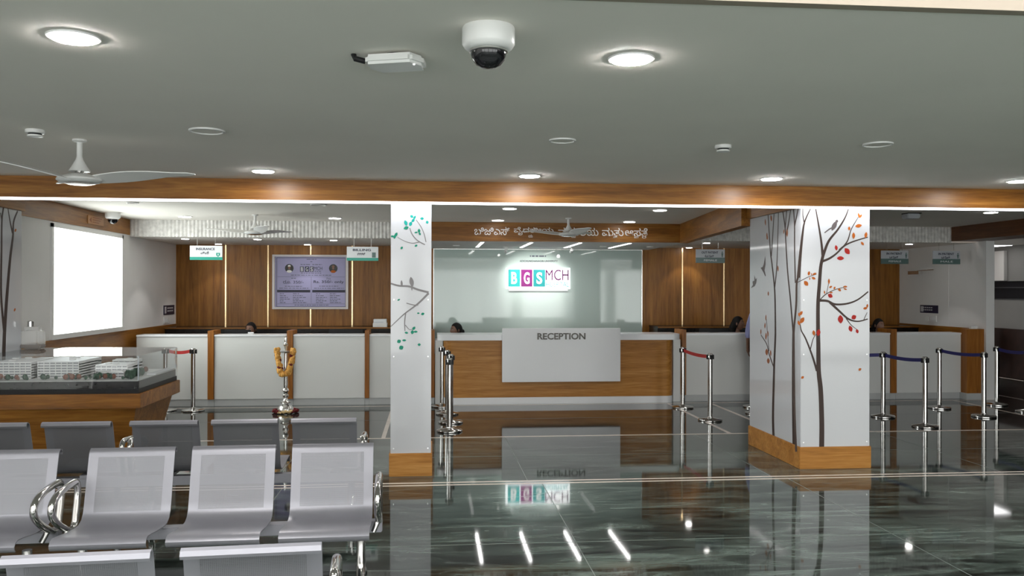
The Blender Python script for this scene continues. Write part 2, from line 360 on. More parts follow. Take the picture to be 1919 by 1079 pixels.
# left wall with its window
WY0, WY1, WZ0, WZ1 = 10.56, 12.92, 1.165, 2.52
wl = MB().box(XL-.14, XL, YK, WY0, 0, ZC).box(XL-.14, XL, WY0, WY1, 0, WZ0).box(XL-.14, XL, WY0, WY1, WZ1, ZC).box(XL-.14, XL, WY1, YB, 0, ZC)
struct(wl.build('wall_left', M['paint']))
struct(B(XL, XL+.012, 9.3, YB, .12, 1.14).build('trim_7', M['wood_y']))
wn = MB().box(XL-.09, XL+.02, WY0-.0, WY0+.05, WZ0, WZ1).box(XL-.09, XL+.02, WY1-.05, WY1, WZ0, WZ1).box(XL-.09, XL+.02, WY0, WY1, WZ1-.045, WZ1).box(XL-.09, XL+.04, WY0-.03, WY1+.03, WZ0-.02, WZ0+.04)
wo = struct(wn.build('window_1', M['white']))
B(XL-.06, XL-.054, WY0+.05, WY1-.05, WZ0+.04, WZ1-.045).build('pane', M['glass'], wo)
# hall walls (mostly beside and behind the viewer)
struct(B(HX0-.15, XL-.14, YK-.12, YK-.001, 0, ZC).build('wall_left', M['paint']))
struct(B(HX0-.15, HX0, HY0, YK-.12, 0, ZC).build('wall_left', M['paint']))
# rear wall: glazed entrance
rb = MB(); xs = [HX0]; wins = []
for x0, x1 in ((-8.2,-4.6), (-4.2,-.6), (-.2,3.4), (3.8,7.4), (7.8,11.4)):
    rb.box(xs[-1], x0, HY0-.15, HY0, 0, ZC); rb.box(x0, x1, HY0-.15, HY0, 2.6, ZC); rb.box(x0, x1, HY0-.15, HY0, 0, .10); xs.append(x1); wins.append((x0, x1))
rb.box(xs[-1], HX1, HY0-.15, HY0, 0, ZC); struct(rb.build('wall_rear', M['paint']))
for i, (x0, x1) in enumerate(wins):
    m_ = MB()
    for k in range(4):
        xx = x0+(x1-x0-.05)*k/3; m_.box(xx, xx+.05, HY0-.1, HY0-.04, .10, 2.6)
    for z in (.10, 2.0, 2.55): m_.box(x0, x1, HY0-.1, HY0-.04, z, z+.05)
    o = struct(m_.build('window_%d' % (i+2), M['white'])); B(x0, x1, HY0-.075, HY0-.07, .10, 2.6).build('pane', M['glass'], o)
    l = bpy.data.lights.new('daylight', 'AREA'); l.shape = 'RECTANGLE'; l.size = x1-x0; l.size_y = 2.45; l.energy = 85*WASH; l.color = (1,.98,.965)
    lo = bpy.data.objects.new('daylight', l); COL.objects.link(lo); lo.location = ((x0+x1)/2, HY0+.02, 1.35); lo.rotation_euler = (R(90), 0, 0)
l = bpy.data.lights.new('daylight', 'AREA'); l.shape = 'RECTANGLE'; l.size = WY1-WY0; l.size_y = WZ1-WZ0; l.energy = 60; l.color = (1,.985,.98)
lo = bpy.data.objects.new('daylight', l); COL.objects.link(lo); lo.location = (XL-.13, (WY0+WY1)/2, (WZ0+WZ1)/2); lo.rotation_euler = (R(90), 0, R(-90))

# back wall
struct(B(XL, .02, YB, YB+.15, 0, ZC).build('wall_back', M['wood_z']))
struct(B(.02, 8.86, YB, YB+.15, 0, ZC).build('wall_back', M['wood_z']))
for x in (-3.60, -2.87, -2.13, -1.40, 4.63, 5.42):
    struct(B(x-.011, x+.011, YB-.012, YB, 1.0, ZS).build('trim_8', M['brass']))
# inner right wall with its door leaf
struct(B(XR, XR+.14, 13.0, YB+.15, 0, ZC).build('wall_right', M['paint']))
struct(B(XR-.012, XR, 13.1, YB, .12, 1.13).build('trim_7', M['wood_y']))
struct(B(8.56, XR+.14, 13.05, 13.22, .1, 1.13).build('trim_9', M['wood_post']))
struct(B(8.54, XR+.16, 13.03, 13.24, 0, .1).build('baseboard_right', M['plinth']))
dr = struct(B(XR-.004, XR-.0005, 14.0, 15.35, .02, 2.2).build('door_1', M['paint']))
B(XR-.10, XR-.03, 14.75, 15.1, 2.04, 2.10).build('door_closer', M['silver'], dr)
MB().tube([(XR-.09, 14.8, 2.10), (XR-.09, 14.3, 2.115)], .008).build('closer_arm', M['silver'], dr)
# service soffits: fluted white fascia and flat underside
def fluted(x0, x1, z0, z1, y):
    n = int((x1-x0)/.055); m_ = MB(); vs = []; fs = []
    for i in range(n*4+1):
        x = x0+(x1-x0)*i/(n*4); d = (0, -.005, -.009, -.005)[i % 4]
        zz = z0+.006*math.sin(i*1.9)
        vs += [(x, y+d, zz), (x, y+d, z1)]
    for i in range(n*4): fs.append((2*i, 2*i+2, 2*i+3, 2*i+1))
    m_.add(vs, fs); m_.box(x0, x1, y+.001, y+.05, z0, z1); return m_
struct(fluted(XL, .0, ZS, ZC-.001, YS).build('trim_10', M['fluted']))
struct(fluted(3.99, 8.40, ZS, ZC-.001, YS).build('trim_10', M['fluted']))
struct(B(XL, .0, YS+.05, YB, ZS, ZS+.08).build('ceiling', M['ceil'])); struct(B(3.99, XR, YS+.05, YB, ZS, ZS+.08).build('ceiling', M['ceil']))
# reception soffit
sr = struct(B(.0, 3.985, 13.1, 13.16, ZR, ZC-.001).build('trim_11', M['wood_x']))
struct(B(.0, 3.985, 13.161, YB, ZR, ZR+.08).build('ceiling', M['paint']))
# corridor on the far right
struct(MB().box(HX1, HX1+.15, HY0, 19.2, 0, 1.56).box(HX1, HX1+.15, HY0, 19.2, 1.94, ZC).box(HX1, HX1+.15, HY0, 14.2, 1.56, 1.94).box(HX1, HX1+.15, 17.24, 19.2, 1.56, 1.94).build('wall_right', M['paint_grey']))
wf = struct(MB().box(HX1-.01, HX1+.03, 14.2, 17.24, 1.56, 1.585).box(HX1-.01, HX1+.03, 14.2, 17.2, 1.80, 1.82).box(HX1-.01, HX1+.03, 15.95, 15.99, 1.55, 1.95).box(HX1-.01, HX1+.03, 14.9, 14.95, 1.55, 1.95).build('window_8', M['black']))
B(HX1+.04, HX1+.05, 14.2, 17.24, 1.56, 1.94).build('pane', M['dark_glass'], wf)
struct(B(HX1-.06, HX1, HY0, 18.9, 0, .975).build('trim_12', M['dado']))
struct(B(HX1-.1, HX1, 17.16, 18.9, .986, 1.49).build('trim_13', M['granite']))
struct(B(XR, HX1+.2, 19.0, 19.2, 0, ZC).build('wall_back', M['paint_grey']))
bx = B(11.62, 11.699, 16.51, 17.15, 1.95, 2.56).build('cabinet', mat('cabinet_grey', (.38,.37,.35), rough=.5), bevel=.006)
tag(bx, 'pale boxed cabinet high on the far right corridor wall above dark glazing', 'cabinet')
nt = thing('poster', 'small orange picture notice on the pale high cabinet at far right', 'poster', (11.619, 16.94, 2.13))
B(-.004, 0, -.09, .09, -.07, .07).build('sheet', M['white'], nt); MB().ball((-.006,0,0), .002, .06, .05).build('picture', M['leaf_o'], nt)

# ------------------------------------------------------------------ columns with printed murals
LAY = [0]
def blob_leaf(mb, cx, cz, L, W, ang, flip, frame):
    LAY[0] = (LAY[0]+1) % 60           # a pointed leaf in the face's own plane
    n = 7; pts = []
    for i in range(n+1): t = i/n; pts.append((t*L-L/2, W/2*math.sin(math.pi*t)**.8))
    for i in range(n-1, 0, -1): t = i/n; pts.append((t*L-L/2, -W/2*math.sin(math.pi*t)**.8))
    ca, sa = math.cos(ang), math.sin(ang)
    vs = [frame(cx+a*ca-b*sa, cz+a*sa+b*ca) for a, b in pts]
    mb.add(vs, [tuple(range(len(vs)))])
def stroke(mb, pts, w0, w1, frame):
    LAY[0] = (LAY[0]+1) % 60
    # smooth polyline ribbon
    P = []
    for i in range(len(pts)-1):
        p0 = pts[max(i-1,0)]; p1 = pts[i]; p2 = pts[i+1]; p3 = pts[min(i+2, len(pts)-1)]
        for k in range(6):
            t = k/6; P.append(tuple(.5*((2*p1[j])+(-p0[j]+p2[j])*t+(2*p0[j]-5*p1[j]+4*p2[j]-p3[j])*t*t+(-p0[j]+3*p1[j]-3*p2[j]+p3[j])*t**3) for j in (0,1)))
    P.append(pts[-1]); n = len(P); vs = []
    for i, p in enumerate(P):
        a = P[max(i-1,0)]; b = P[min(i+1,n-1)]; dx, dz = b[0]-a[0], b[1]-a[1]; l_ = math.hypot(dx, dz) or 1
        wd = (w0+(w1-w0)*i/(n-1))/2
        vs += [frame(p[0]-dz/l_*wd, p[1]+dx/l_*wd), frame(p[0]+dz/l_*wd, p[1]-dx/l_*wd)]
    mb.add(vs, [(2*i, 2*i+1, 2*i+3, 2*i+2) for i in range(n-1)])

def column(label, x0, x1, y0, y1, top):
    t = thing('column', label, 'column', ((x0+x1)/2, (y0+y1)/2, 0)); ox, oy = (x0+x1)/2, (y0+y1)/2
    B(x0-ox+.02, x1-ox-.02, y0-oy+.02, y1-oy-.02, 0, top).build('shaft', M['paint'], t)
    e = .004
    B(x0-ox, x1-ox, y0-oy, y0-oy+.018, .215, top).build('front_panel', M['acrylic'], t, bevel=.003)
    B(x0-ox, x0-ox+.018, y0-oy+.0181, y1-oy, .215, top).build('side_panel', M['acrylic'], t, bevel=.003)
    B(x1-ox-.018, x1-ox, y0-oy+.0181, y1-oy, .215, top).build('side_panel', M['acrylic'], t, bevel=.003)
    sk = MB().box(x0-ox-.012, x1-ox+.012, y0-oy-.012, y1-oy+.012, 0, .215); sk.build('skirting', M['wood_desk'], t, bevel=.004)
    st = MB()
    for z in (.26, 1.12, top-.9):
        for x in (x0-ox+.03, x1-ox-.03): st.cyl(.006, -.003, 0, (x, y0-oy, z), 10, 'y')
    st.build('fixing_studs', M['silver'], t, smooth=True)
    return t, ox, oy
CR = (3.60, 4.305, 8.11, 9.46); CL = (-.375, .003, 8.11, 8.75)
tR, oxR, oyR = column('wide white column with a brown tree, orange leaves and birds printed on it', *CR, 2.553)
tL, oxL, oyL = column('narrow white column with green leafy branches printed on it, behind the benches', *CL, 2.553)
tF, oxF, oyF = column('white column at the left edge printed with dark bare tree trunks', XL+.002, XL+.212, 8.11, 9.38, 2.553)

def ffront(yf, ox, oy): return lambda x, z: (x-ox, yf-.0006-LAY[0]*4e-5-oy, z)
def fside(xf, ox, oy, s=-1): return lambda y, z: (xf+s*(.0006+LAY[0]*4e-5)-ox, y-oy, z)
def pf(pts, Y): return [(aY(x, y, Y).x, aY(x, y, Y).z) for x, y in pts]
def ps(pts, X): return [(aX(x, y, X).y, aX(x, y, X).z) for x, y in pts]
# --- right column, front face
fr = ffront(CR[2], oxR, oyR); Y8 = CR[2]
tk = MB(); px2 = Y8/FPX
def z6(x, y): return (1380+x/4, 370+y/4)
def z7(x, y): return (1380+x/4, 620+y/4)
def S(mb, pts, w0, w1): stroke(mb, pf(pts, Y8), w0*px2, w1*px2, fr)
S(tk, [z7(638,915), z7(640,700), z7(632,450), z7(617,300), z7(614,100), z6(612,1000), z6(612,800), z6(622,650), z6(632,520), z6(648,440)], 10.5, 6)
S(tk, [z6(648,450), z6(636,330), z6(615,200), z6(592,72)], 5.5, 2)
S(tk, [z6(645,450), z6(690,330), z6(760,240), z6(815,150), z6(843,74)], 6, 1.5)
S(tk, [z6(640,480), z6(700,455), z6(760,410), z6(830,330), z6(860,240), z6(915,145)], 5, 1)
S(tk, [z6(770,395), z6(820,355), z6(890,325), z6(985,297)], 4, 2)
S(tk, [z6(612,772), z6(680,775), z6(740,800), z6(830,795), z6(910,765), z6(988,705)], 5, 2.5)
S(tk, [z6(700,785), z6(770,850), z6(840,910), z6(910,928), z6(985,910)], 5, 2)
S(tk, [z6(822,905), z6(860,955), z6(905,990)], 2, 1); S(tk, [z6(955,915), z6(980,860)], 1.5, 1)
S(tk, [z6(625,768), z6(670,725), z6(740,690), z6(820,670)], 2, 1); S(tk, [z6(675,720), z6(692,640)], 1.3, .8)
S(tk, [z7(603,300), z7(570,190), z7(520,60), z7(488,0), z6(478,950)], 4.5, 1.5); S(tk, [z7(555,135), z7(575,60), z7(600,20)], 2, 1)
S(tk, [z6(448,640), z6(490,620), z6(540,595), z6(600,575)], 1.5, 1)
S(tk, [z6(465,600), z6(480,420), z6(495,280), z6(512,180), z6(562,70)], 7, 1.5); S(tk, [z6(510,200), z6(498,130), z6(500,72)], 2.5, 1)
S(tk, [(1380+448/4, 620+905/4), z7(436,600), z7(432,300), z7(430,60), z6(432,980), z6(448,800), z6(452,640), z6(466,590)], 4, 4)
tk.build('tree_print', M['trunk'], tR)
bb = MB(); S(bb, [z6(660,265), z6(695,238), z6(720,225)], 2, 3); blob_leaf(bb, *pf([z6(733,212)],Y8)[0], 22*px2, 9*px2, R(62), 0, fr); blob_leaf(bb, *pf([z6(752,178)],Y8)[0], 7*px2, 5.5*px2, R(60), 0, fr)
bb.build('bird_print', M['bird'], tR)
rd = MB(); og = MB()
for x, y, L_, W_, a in [(748,377,11,6,100), (830,402,15,10,-50), (780,455,15,8,0), (703,736,11,8,-30), (780,912,17,11,95), (880,897,11,9,30), (855,983,13,8,-70), (905,1002,9,6,-70), (615,1012,14,8,80)]:
    blob_leaf(rd, *pf([z6(x,y)],Y8)[0], L_*px2, W_*px2, R(a), 0, fr)
for x, y, L_, W_, a in [(915,212,14,7,10), (918,135,11,4,110), (930,140,9,4,50), (845,232,8,5,90), (878,286,13,6,90), (970,281,12,6,80), (944,345,9,5,-50), (693,628,11,4,90), (706,670,7,4,30), (735,678,6,4,60), (772,692,8,5,-40), (815,668,9,4,0), (815,686,8,3,-20), (660,710,7,3,100), (710,712,7,3,0), (522,643,12,8,-50), (543,568,9,5,80), (585,572,9,4,20), (578,605,9,5,-20), (563,575,5,2,100), (549,608,6,2,90), (482,868,11,6,50), (468,878,9,3,110), (492,920,14,8,55), (467,940,10,5,110), (580,1015,11,6,100), (965,830,9,5,10), (980,812,8,4,80)]:
    blob_leaf(og, *pf([z6(x,y)],Y8)[0], L_*px2, W_*px2, R(a), 0, fr)
for x, y in [(495,348), (925,288)]: blob_leaf(og, *pf([z7(x,y)],Y8)[0], 7*px2, 5*px2, R(35), 0, fr)
rd.build('red_leaf_print', M['leaf_r'], tR); og.build('orange_leaf_print', M['leaf_o'], tR)
# --- right column, left side face
X8 = CR[0]; fs_ = fside(X8, oxR, oyR); sk_ = MB()
def SS(mb, pts, w0, w1, sc=.0058): stroke(mb, ps(pts, X8), w0*sc, w1*sc, fs_)
W1 = 2.0
SS(sk_, [z7(280,825), z7(275,640), z7(280,400), z7(284,250), z7(292,60), z6(293,980), z6(290,760), z6(283,640), z6(265,480), z6(255,400), z6(237,110)], 11, 4)
SS(sk_, [z6(287,680), z6(300,560), z6(308,400), z6(316,100)], 5, 3); SS(sk_, [z6(262,440), z6(272,300), z6(283,110)], 5, 3)
SS(sk_, [z6(425,1000), z6(405,760), z6(385,560), z6(372,350), z6(365,220), z6(348,100)], 6, 4); SS(sk_, [z6(374,280), z6(390,200), z6(408,85)], 5, 3); SS(sk_, [z6(366,240), z6(372,160), z6(378,90)], 4, 3)
SS(sk_, [z6(443,640), z6(437,400), z6(436,200), z6(428,75)], 5, 4); SS(sk_, [z6(437,210), z6(450,150), z6(466,70)], 5, 3)
SS(sk_, [z7(280,270), z7(245,170), z7(228,100), z7(185,30)], 4, 2); SS(sk_, [z7(245,150), z7(236,40), z6(222,880)], 3, 1.5)
SS(sk_, [z7(434,868), z7(428,500), z7(428,100), z6(430,980)], 14, 9)
sk_.build('tree_print', M['trunk'], tR)
ol = MB()
for x, y, L_, W_, a in [(218,185,30,9,80), (262,155,30,12,60), (230,285,26,10,85), (380,265,32,12,85), (357,255,20,7,110), (312,532,26,10,80), (240,720,20,10,90), (232,300,20,12,60), (222,900,26,8,95), (215,960,26,10,100), (184,1005,24,8,95), (224,1035,26,10,80), (238,1020,24,8,80)]:
    blob_leaf(ol, *ps([z6(x,y)],X8)[0], L_*.0026, W_*.0038, R(a), 0, fs_)
for x, y, L_, W_ in [(228,158,28,20), (240,224,24,20), (222,44,28,10), (258,165,26,10)]: blob_leaf(ol, *ps([z7(x,y)],X8)[0], L_*.0026, W_*.0038, R(85), 0, fs_)
ol.build('orange_leaf_print', M['leaf_b'], tR)
bd = MB()
for pts in ([z6(217,590), z6(203,560), z6(183,527), z6(198,520), z6(206,500), z6(217,437), z6(220,500), z6(212,545), z6(222,588)], [z6(108,680), z6(125,655), z6(122,630), z6(136,622), z6(135,580), z6(146,615), z6(155,600), z6(150,640), z6(138,665)]):
    vs = [fs_(*q) for q in ps(pts, X8)]; bd.add(vs, [tuple(range(len(vs)))])
bd.build('bird_print', M['bird'], tR)
# --- narrow column front: green branches
fl_ = ffront(CL[2], oxL, oyL)
def z4(x, y): return (720+x/3.6, 370+y/3.6)
br = MB()
def SL(pts, w0, w1): stroke(br, pf(pts, Y8), w0*px2, w1*px2, fl_)
SL([z4(172,205), z4(190,250), z4(225,290), z4(275,318)], 1.5, 2); SL([z4(215,150), z4(250,200), z4(270,250), z4(282,300)], 1, 1.5); SL([z4(90,268), z4(140,295), z4(190,308), z4(240,300)], 1, 1.5)
SL([z4(45,580), z4(100,595), z4(170,600), z4(230,622), z4(300,640)], 3, 4); SL([z4(300,645), z4(240,705), z4(190,745), z4(130,790), z4(45,870)], 4, 1.5); SL([z4(150,712), z4(200,725), z4(230,725)], 1.5, 2)
SL([z4(145,780), z4(138,840), z4(140,900)], 2, 1.5); SL([z4(142,860), z4(170,890), z4(190,888)], 1.5, 1)
br.build('branch_print', M['branch_g'], tL)
bi = MB(); blob_leaf(bi, *pf([z4(185,570)],Y8)[0], 20*px2, 8*px2, R(100), 0, fl_); blob_leaf(bi, *pf([z4(118,580)],Y8)[0], 13*px2, 4*px2, R(95), 0, fl_); blob_leaf(bi, *pf([z4(186,610)],Y8)[0], 11*px2, 2.5*px2, R(95), 0, fl_)
bi.build('bird_print', M['branch_g'], tL)
gl = MB(); tl = MB()
for x, y, L_, W_, a in [(148,205,10,6,20), (55,262,6,4,0), (70,265,8,5,80), (80,250,9,5,60), (235,225,8,5,90), (215,236,7,3,10), (240,245,6,4,120), (215,325,6,4,30), (118,340,6,4,60), (98,690,6,3,30), (260,785,7,5,20), (230,780,5,3,0), (200,882,8,5,50), (212,905,8,4,0), (190,908,8,6,80), (150,912,7,4,-10), (100,970,8,7,30), (115,1012,9,8,30), (135,963,8,4,0), (236,992,6,5,0)]:
    blob_leaf(gl, *pf([z4(x,y)],Y8)[0], L_*px2, W_*px2, R(a), 0, fl_)
for x, y, L_, W_, a in [(146,172,11,6,110), (178,178,9,6,70), (186,128,7,5,-30), (205,135,8,4,60), (195,155,8,5,50), (255,142,7,5,0), (290,167,6,5,100)]:
    blob_leaf(tl, *pf([z4(x,y)],Y8)[0], L_*px2, W_*px2, R(a), 0, fl_)
gl.build('green_leaf_print', M['leaf_g'], tL); tl.build('teal_leaf_print', M['leaf_t'], tL)
# --- left edge column side face
XF = XL+.212; ff = fside(XF, oxF, oyF, 1); tf = MB()
def zl(x, y): return (x/2.917, 330+y/2.917)
def SF(pts, w0, w1): stroke(tf, ps(pts, XF), w0*.011, w1*.011, ff)
SF([zl(18,1080), zl(24,860), zl(38,650), zl(55,450), zl(70,330), zl(74,250), zl(96,190)], 7, 2); SF([zl(68,310), zl(55,250), zl(42,170)], 3, 1.5); SF([zl(22,850), zl(6,650), zl(8,400), zl(10,240), zl(20,165)], 4, 2.5); SF([zl(10,250), zl(2,200)], 2, 1.5)
tf.build('tree_print', M['trunk'], tF)
lf = MB()
for x, y in ((80,730), (84,296)): blob_leaf(lf, *ps([zl(x,y)],XF)[0], .05, .03, R(30), 0, ff)
lf.build('orange_leaf_print', M['leaf_o'], tF)

# ------------------------------------------------------------------ lamps in the ceiling
ls = thing('led_strip', 'long white glowing strip under the wooden hall beam', 'light strip', (0, YK-.03, ZB))
B(HX0, HX1, .035, .17, -.010, -.0005).build('diffuser', M['strip'], ls)

def hall(x, y): return (x*.9707, y*.9707, ZH)
def downlight(x, y, z, label, r=.085, m='lamp', group='round ceiling downlights'):
    if y < 8: x, y, z = hall(x, y); m = 'lamp_hall'
    t = thing('downlight', label, 'ceiling light', (x, y, z), 0, group)
    MB().lathe([(r*1.18, -.001), (r*1.16, -.008), (r*1.0, -.010)], n=32).build('trim_ring', M['white'], t, smooth=True)
    MB().lathe([(r*.97, -.0101), (r*.97, -.013)], n=32).build('diffuser', M[m], t)
    return t
for x, y, z, lb in [(-1.45,3.65,ZC,'big bright downlight at upper left, nearest to the viewer'), (.88,3.74,ZC,'big bright downlight right of the dome camera'),
        (-1.45,7.62,ZC,'downlight before the wooden beam, left of the narrow column'), (.88,7.68,ZC,'downlight before the wooden beam, in its middle'),
        (3.11,7.64,ZC,'downlight before the beam, above the wide tree column'), (5.46,7.55,ZC,'downlight before the beam, cut by the right edge'),
        (-3.47,12.55,ZC,'downlight above the insurance counter, left of the back fan'), (-1.38,12.56,ZC,'downlight above the billing counter, right of the back fan'),
        (.985,10.8,ZC,'nearer left downlight before the reception letters'), (2.92,10.8,ZC,'nearer right downlight before the reception letters'),
        (.98,12.66,ZC,'farther left downlight right against the reception letters'), (2.966,12.7,ZC,'farther right downlight right against the reception letters'),
        (7.28,10.6,ZC,'downlight at right behind the tree column')]:
    downlight(x, y, z, lb)
for x, y, z, lb in [(-3.77,13.66,ZS,'small soffit downlight left of the insurance sign'), (-3.63,15.15,ZS,'small soffit downlight above the insurance sign, by the back wall'), (-2.68,13.66,ZS,'small soffit downlight between the two left signs'),
        (-2.13,15.15,ZS,'small soffit downlight above the framed price board'), (-1.53,13.75,ZS,'small soffit downlight left of the billing sign'),
        (4.5,13.75,ZS,'small soffit downlight above the out patient sign'), (4.68,15.3,ZS,'small soffit downlight by the back wall left of the out patient sign'), (7.93,13.65,ZS,'small soffit downlight between the two in patient signs')]:
    downlight(x, y, z, lb, .055, 'lamp', 'small soffit downlights')
    l = bpy.data.lights.new('soffit_beam', 'SPOT'); l.energy = 16; l.spot_size = R(88); l.spot_blend = .25; l.shadow_soft_size = .05; l.color = (1,.97,.94)
    lo = bpy.data.objects.new('soffit_beam', l); COL.objects.link(lo); lo.location = (x, y, z-.02)
for x, y, z, lb in [(.42,14.4,ZR,'small dull recessed light at the left of the reception soffit'), (2.89,14.3,ZR,'small dull recessed light between the right linear lamps'), (3.71,14.35,ZR,'small dull recessed light at the right of the reception soffit')]:
    downlight(x, y, z, lb, .05, 'white', 'unlit soffit lights')
for x, y, r, lb in [(-1.444,5.72,.11,'unlit round ceiling speaker right of the near fan'), (.894,5.83,.09,'unlit round ceiling speaker in the middle of the ceiling'), (3.11,5.75,.10,'unlit round ceiling speaker at the right of the ceiling'),
        (-3.53,10.59,.07,'small unlit disc on the back ceiling above the window'), (-1.36,10.6,.10,'unlit round disc on the back ceiling left of the narrow column')]:
    t = thing('ceiling_speaker', lb, 'ceiling speaker', hall(x, y) if y < 8 else (x, y, ZC), 0, 'unlit round ceiling discs')
    MB().lathe([(r, -.001), (r*.99, -.010), (r*.86, -.012), (r*.84, -.004)], n=32).build('rim', M['white'], t, smooth=True)
    MB().lathe([(r*.83, -.0005), (r*.83, -.006)], n=32).build('grille', M['ceil'], t)
for (a, b), lb in zip([((895,462),(904,453)), ((979,462),(998,453)), ((1063,463),(1091,453)), ((1145,464),(1184,454))], ('first from the left', 'second from the left', 'third from the left', 'fourth, at the right')):
    p, q = aZ(*a, ZR), aZ(*b, ZR); x = (p.x+q.x)/2
    t = thing('linear_lamp', 'thin glowing linear lamp in the reception soffit, '+lb, 'ceiling light', (x, 14.1, ZR), 0, 'linear lamps over the reception')
    B(-.035, .035, -.80, .80, -.004, -.0005).build('frame', M['white'], t); B(-.022, .022, -.78, .78, -.008, -.0042).build('diffuser', M['linear'], t)
for x, lb in ((1.28, 'small spotlight aimed at the logo, left one'), (2.42, 'small spotlight aimed at the logo, right one')):
    t = thing('spotlight', lb, 'spotlight', (x, 14.75, ZR), 0, 'spotlights before the logo')
    MB().cyl(.035, -.012, -.0005).build('base', M['white'], t, smooth=True)
    MB().tube([(0,0,-.01), (0,0,-.05)], .008).build('stem', M['white'], t, smooth=True)
    MB().tube([(0,-.05,-.05), (0,.03,-.085)], .026, 16).build('head', M['white'], t, smooth=True)
    MB().tube([(0,.0301,-.08504), (0,.0331,-.0864)], .022, 16).build('lens', M['spot'], t)
    l = bpy.data.lights.new('spot_beam', 'SPOT'); l.energy = 42; l.spot_size = R(85); l.spot_blend = 1.0; l.shadow_soft_size = .03; l.color = (1,.97,.93)
    lo = bpy.data.objects.new('spot_beam', l); COL.objects.link(lo); lo.location = (x, 14.80, ZR-.10)
    lo.rotation_euler = (Vector((1.9, YB, 1.75))-lo.location).to_track_quat('-Z', 'Y').to_euler()
t = thing('panel_light', 'bright square light panel on the corridor ceiling, far right', 'ceiling light', (11.1, 16.25, 2.659))
B(-.32, .32, -.32, .32, -.02, -.0005).build('frame', M['white'], t); B(-.3, .3, -.3, .3, -.024, -.0205).build('diffuser', M['panel'], t)

# ------------------------------------------------------------------ devices on the ceiling
def dome(x, y, s, label):
    t = thing('dome_camera', label, 'security camera', hall(x, y) if y < 8 else (x, y, ZC))
    MB().lathe([(.083*s,-.0005),(.085*s,-.008),(.085*s,-.055*s),(.078*s,-.066*s),(.066*s,-.074*s),(.06*s,-.074*s)], n=36).build('housing', M['white'], t, smooth=True)
    MB().lathe([(.058*s,-.0745*s),(.058*s,-.085*s),(.052*s,-.105*s),(.040*s,-.120*s),(.022*s,-.130*s),(.003*s,-.133*s)], n=32).build('dome', M['dark_glass'], t, smooth=True)
    MB().lathe([(.0615*s,-.0742*s),(.0625*s,-.080*s),(.0588*s,-.082*s)], n=32).build('ring', M['silver'], t, smooth=True)
dome(.222, 3.36, 1.18, 'white dome camera with a black lens bubble, at the top of the ceiling')
dome(-4.27, 12.04, 1.15, 'small white dome camera in the corner above the window')
t = thing('access_point', 'flat white wireless box with a dark cable on the near ceiling', 'wireless box', hall(-.155, 3.80), R(-12))
MB().prism([(-.115,-.075),(.085,-.095),(.125,-.02),(.115,.075),(-.085,.095),(-.125,.02)], -.052, -.010, 'z').build('body', M['white'], t, bevel=.012)
MB().cyl(.05, -.010, -.0005).build('mount', M['black'], t); MB().tube([(-.125,-.03,-.03), (-.165,-.045,-.022), (-.175,-.035,-.001)], .012).build('cable', M['black'], t, smooth=True)
MB().ball((.09,-.05,-.053), .006).build('indicator', M['white_lit'], t)
for x, y, lb in ((-2.55,5.82,'white smoke detector left of the near fan'), (2.06,5.93,'white smoke detector at the right of the ceiling')):
    t = thing('smoke_detector', lb, 'smoke detector', hall(x, y), 0, 'smoke detectors')
    MB().lathe([(.055,-.0005),(.057,-.012),(.054,-.022),(.050,-.024)], n=28).build('base', M['white'], t, smooth=True)
    MB().lathe([(.040,-.0245),(.040,-.034)], n=28).build('vent', M['black'], t); MB().lathe([(.046,-.0341),(.044,-.044),(.020,-.048)], n=28).build('cap', M['white'], t, smooth=True)
t = thing('projector_box', 'small grey device on the back ceiling right of the tree column', 'device', (6.35, 10.87, ZC))
B(-.10,.08,-.08,.08,-.075,-.012).build('body', M['sign_grey'], t, bevel=.012); B(-.09,.10,-.07,.09,-.012,-.0005).build('mount', M['black'], t)

def fan(x, y, hub, a0, label, blade=.62, k=1.0):
    t = thing('ceiling_fan', label, 'ceiling fan', hall(x, y) if y < 8 else (x, y, ZC), R(a0), 'three blade ceiling fans')
    MB().lathe([(.045,-.0005),(.045,-.012),(.022,-.020)], n=24).build('canopy', M['white'], t, smooth=True)
    MB().lathe([(.018,-.02),(.018,-hub*.48),(.024,-hub*.58),(.052,-hub*.80),(.068,-hub*.90),(.064,-hub*.915)], n=28).build('downrod', M['white'], t, smooth=True)
    MB().lathe([(.028,-hub*.915),(.028,-hub*.97)], n=20).build('collar', M['chrome'], t, smooth=True)
    MB().lathe([(.05,-hub*.97),(.105,-hub-.008),(.138,-hub-.026),(.142,-hub-.038),(.128,-hub-.050),(.09,-hub-.058),(.04,-hub-.060)], n=36).build('motor_housing', M['white'], t, smooth=True)
    MB().lathe([(.10,-hub-.0585),(.07,-hub-.066),(.01,-hub-.068)], n=30).build('hub_cap', M['silver'], t, smooth=True)
    for i in range(3):
        m_ = MB(); n = 14; vs = []
        for j in range(n+1):
            u = j/n; r_ = .085+u*blade
            wd = .05+.035*math.sin(math.pi*min(1, u*1.3))*1.0-.02*u; wd *= 1 if u < .93 else (1-(u-.93)/.07*.7)
            tw = R(22)*(1-.55*u); zc = -hub-.030+.045*math.sin(u*1.57)
            for s, th in ((-1,.003),(1,.003),(1,-.003),(-1,-.003)):
                vs.append((r_, s*wd*math.cos(tw)-.02*u, zc-s*wd*math.sin(tw)+th))
        fs = [(0,1,2,3), (4*n+3,4*n+2,4*n+1,4*n)]
        for j in range(n):
            for q in range(4): fs.append((4*j+q, 4*j+(q+1)%4, 4*j+4+(q+1)%4, 4*j+4+q))
        m_.add(vs, fs); o = m_.build('blade', M['white'], t, smooth=True); o.rotation_euler = (0, 0, R(120*i))
fan(-2.41, 6.17, .235, 3, 'near white ceiling fan with a long swept blade, at left', .66)
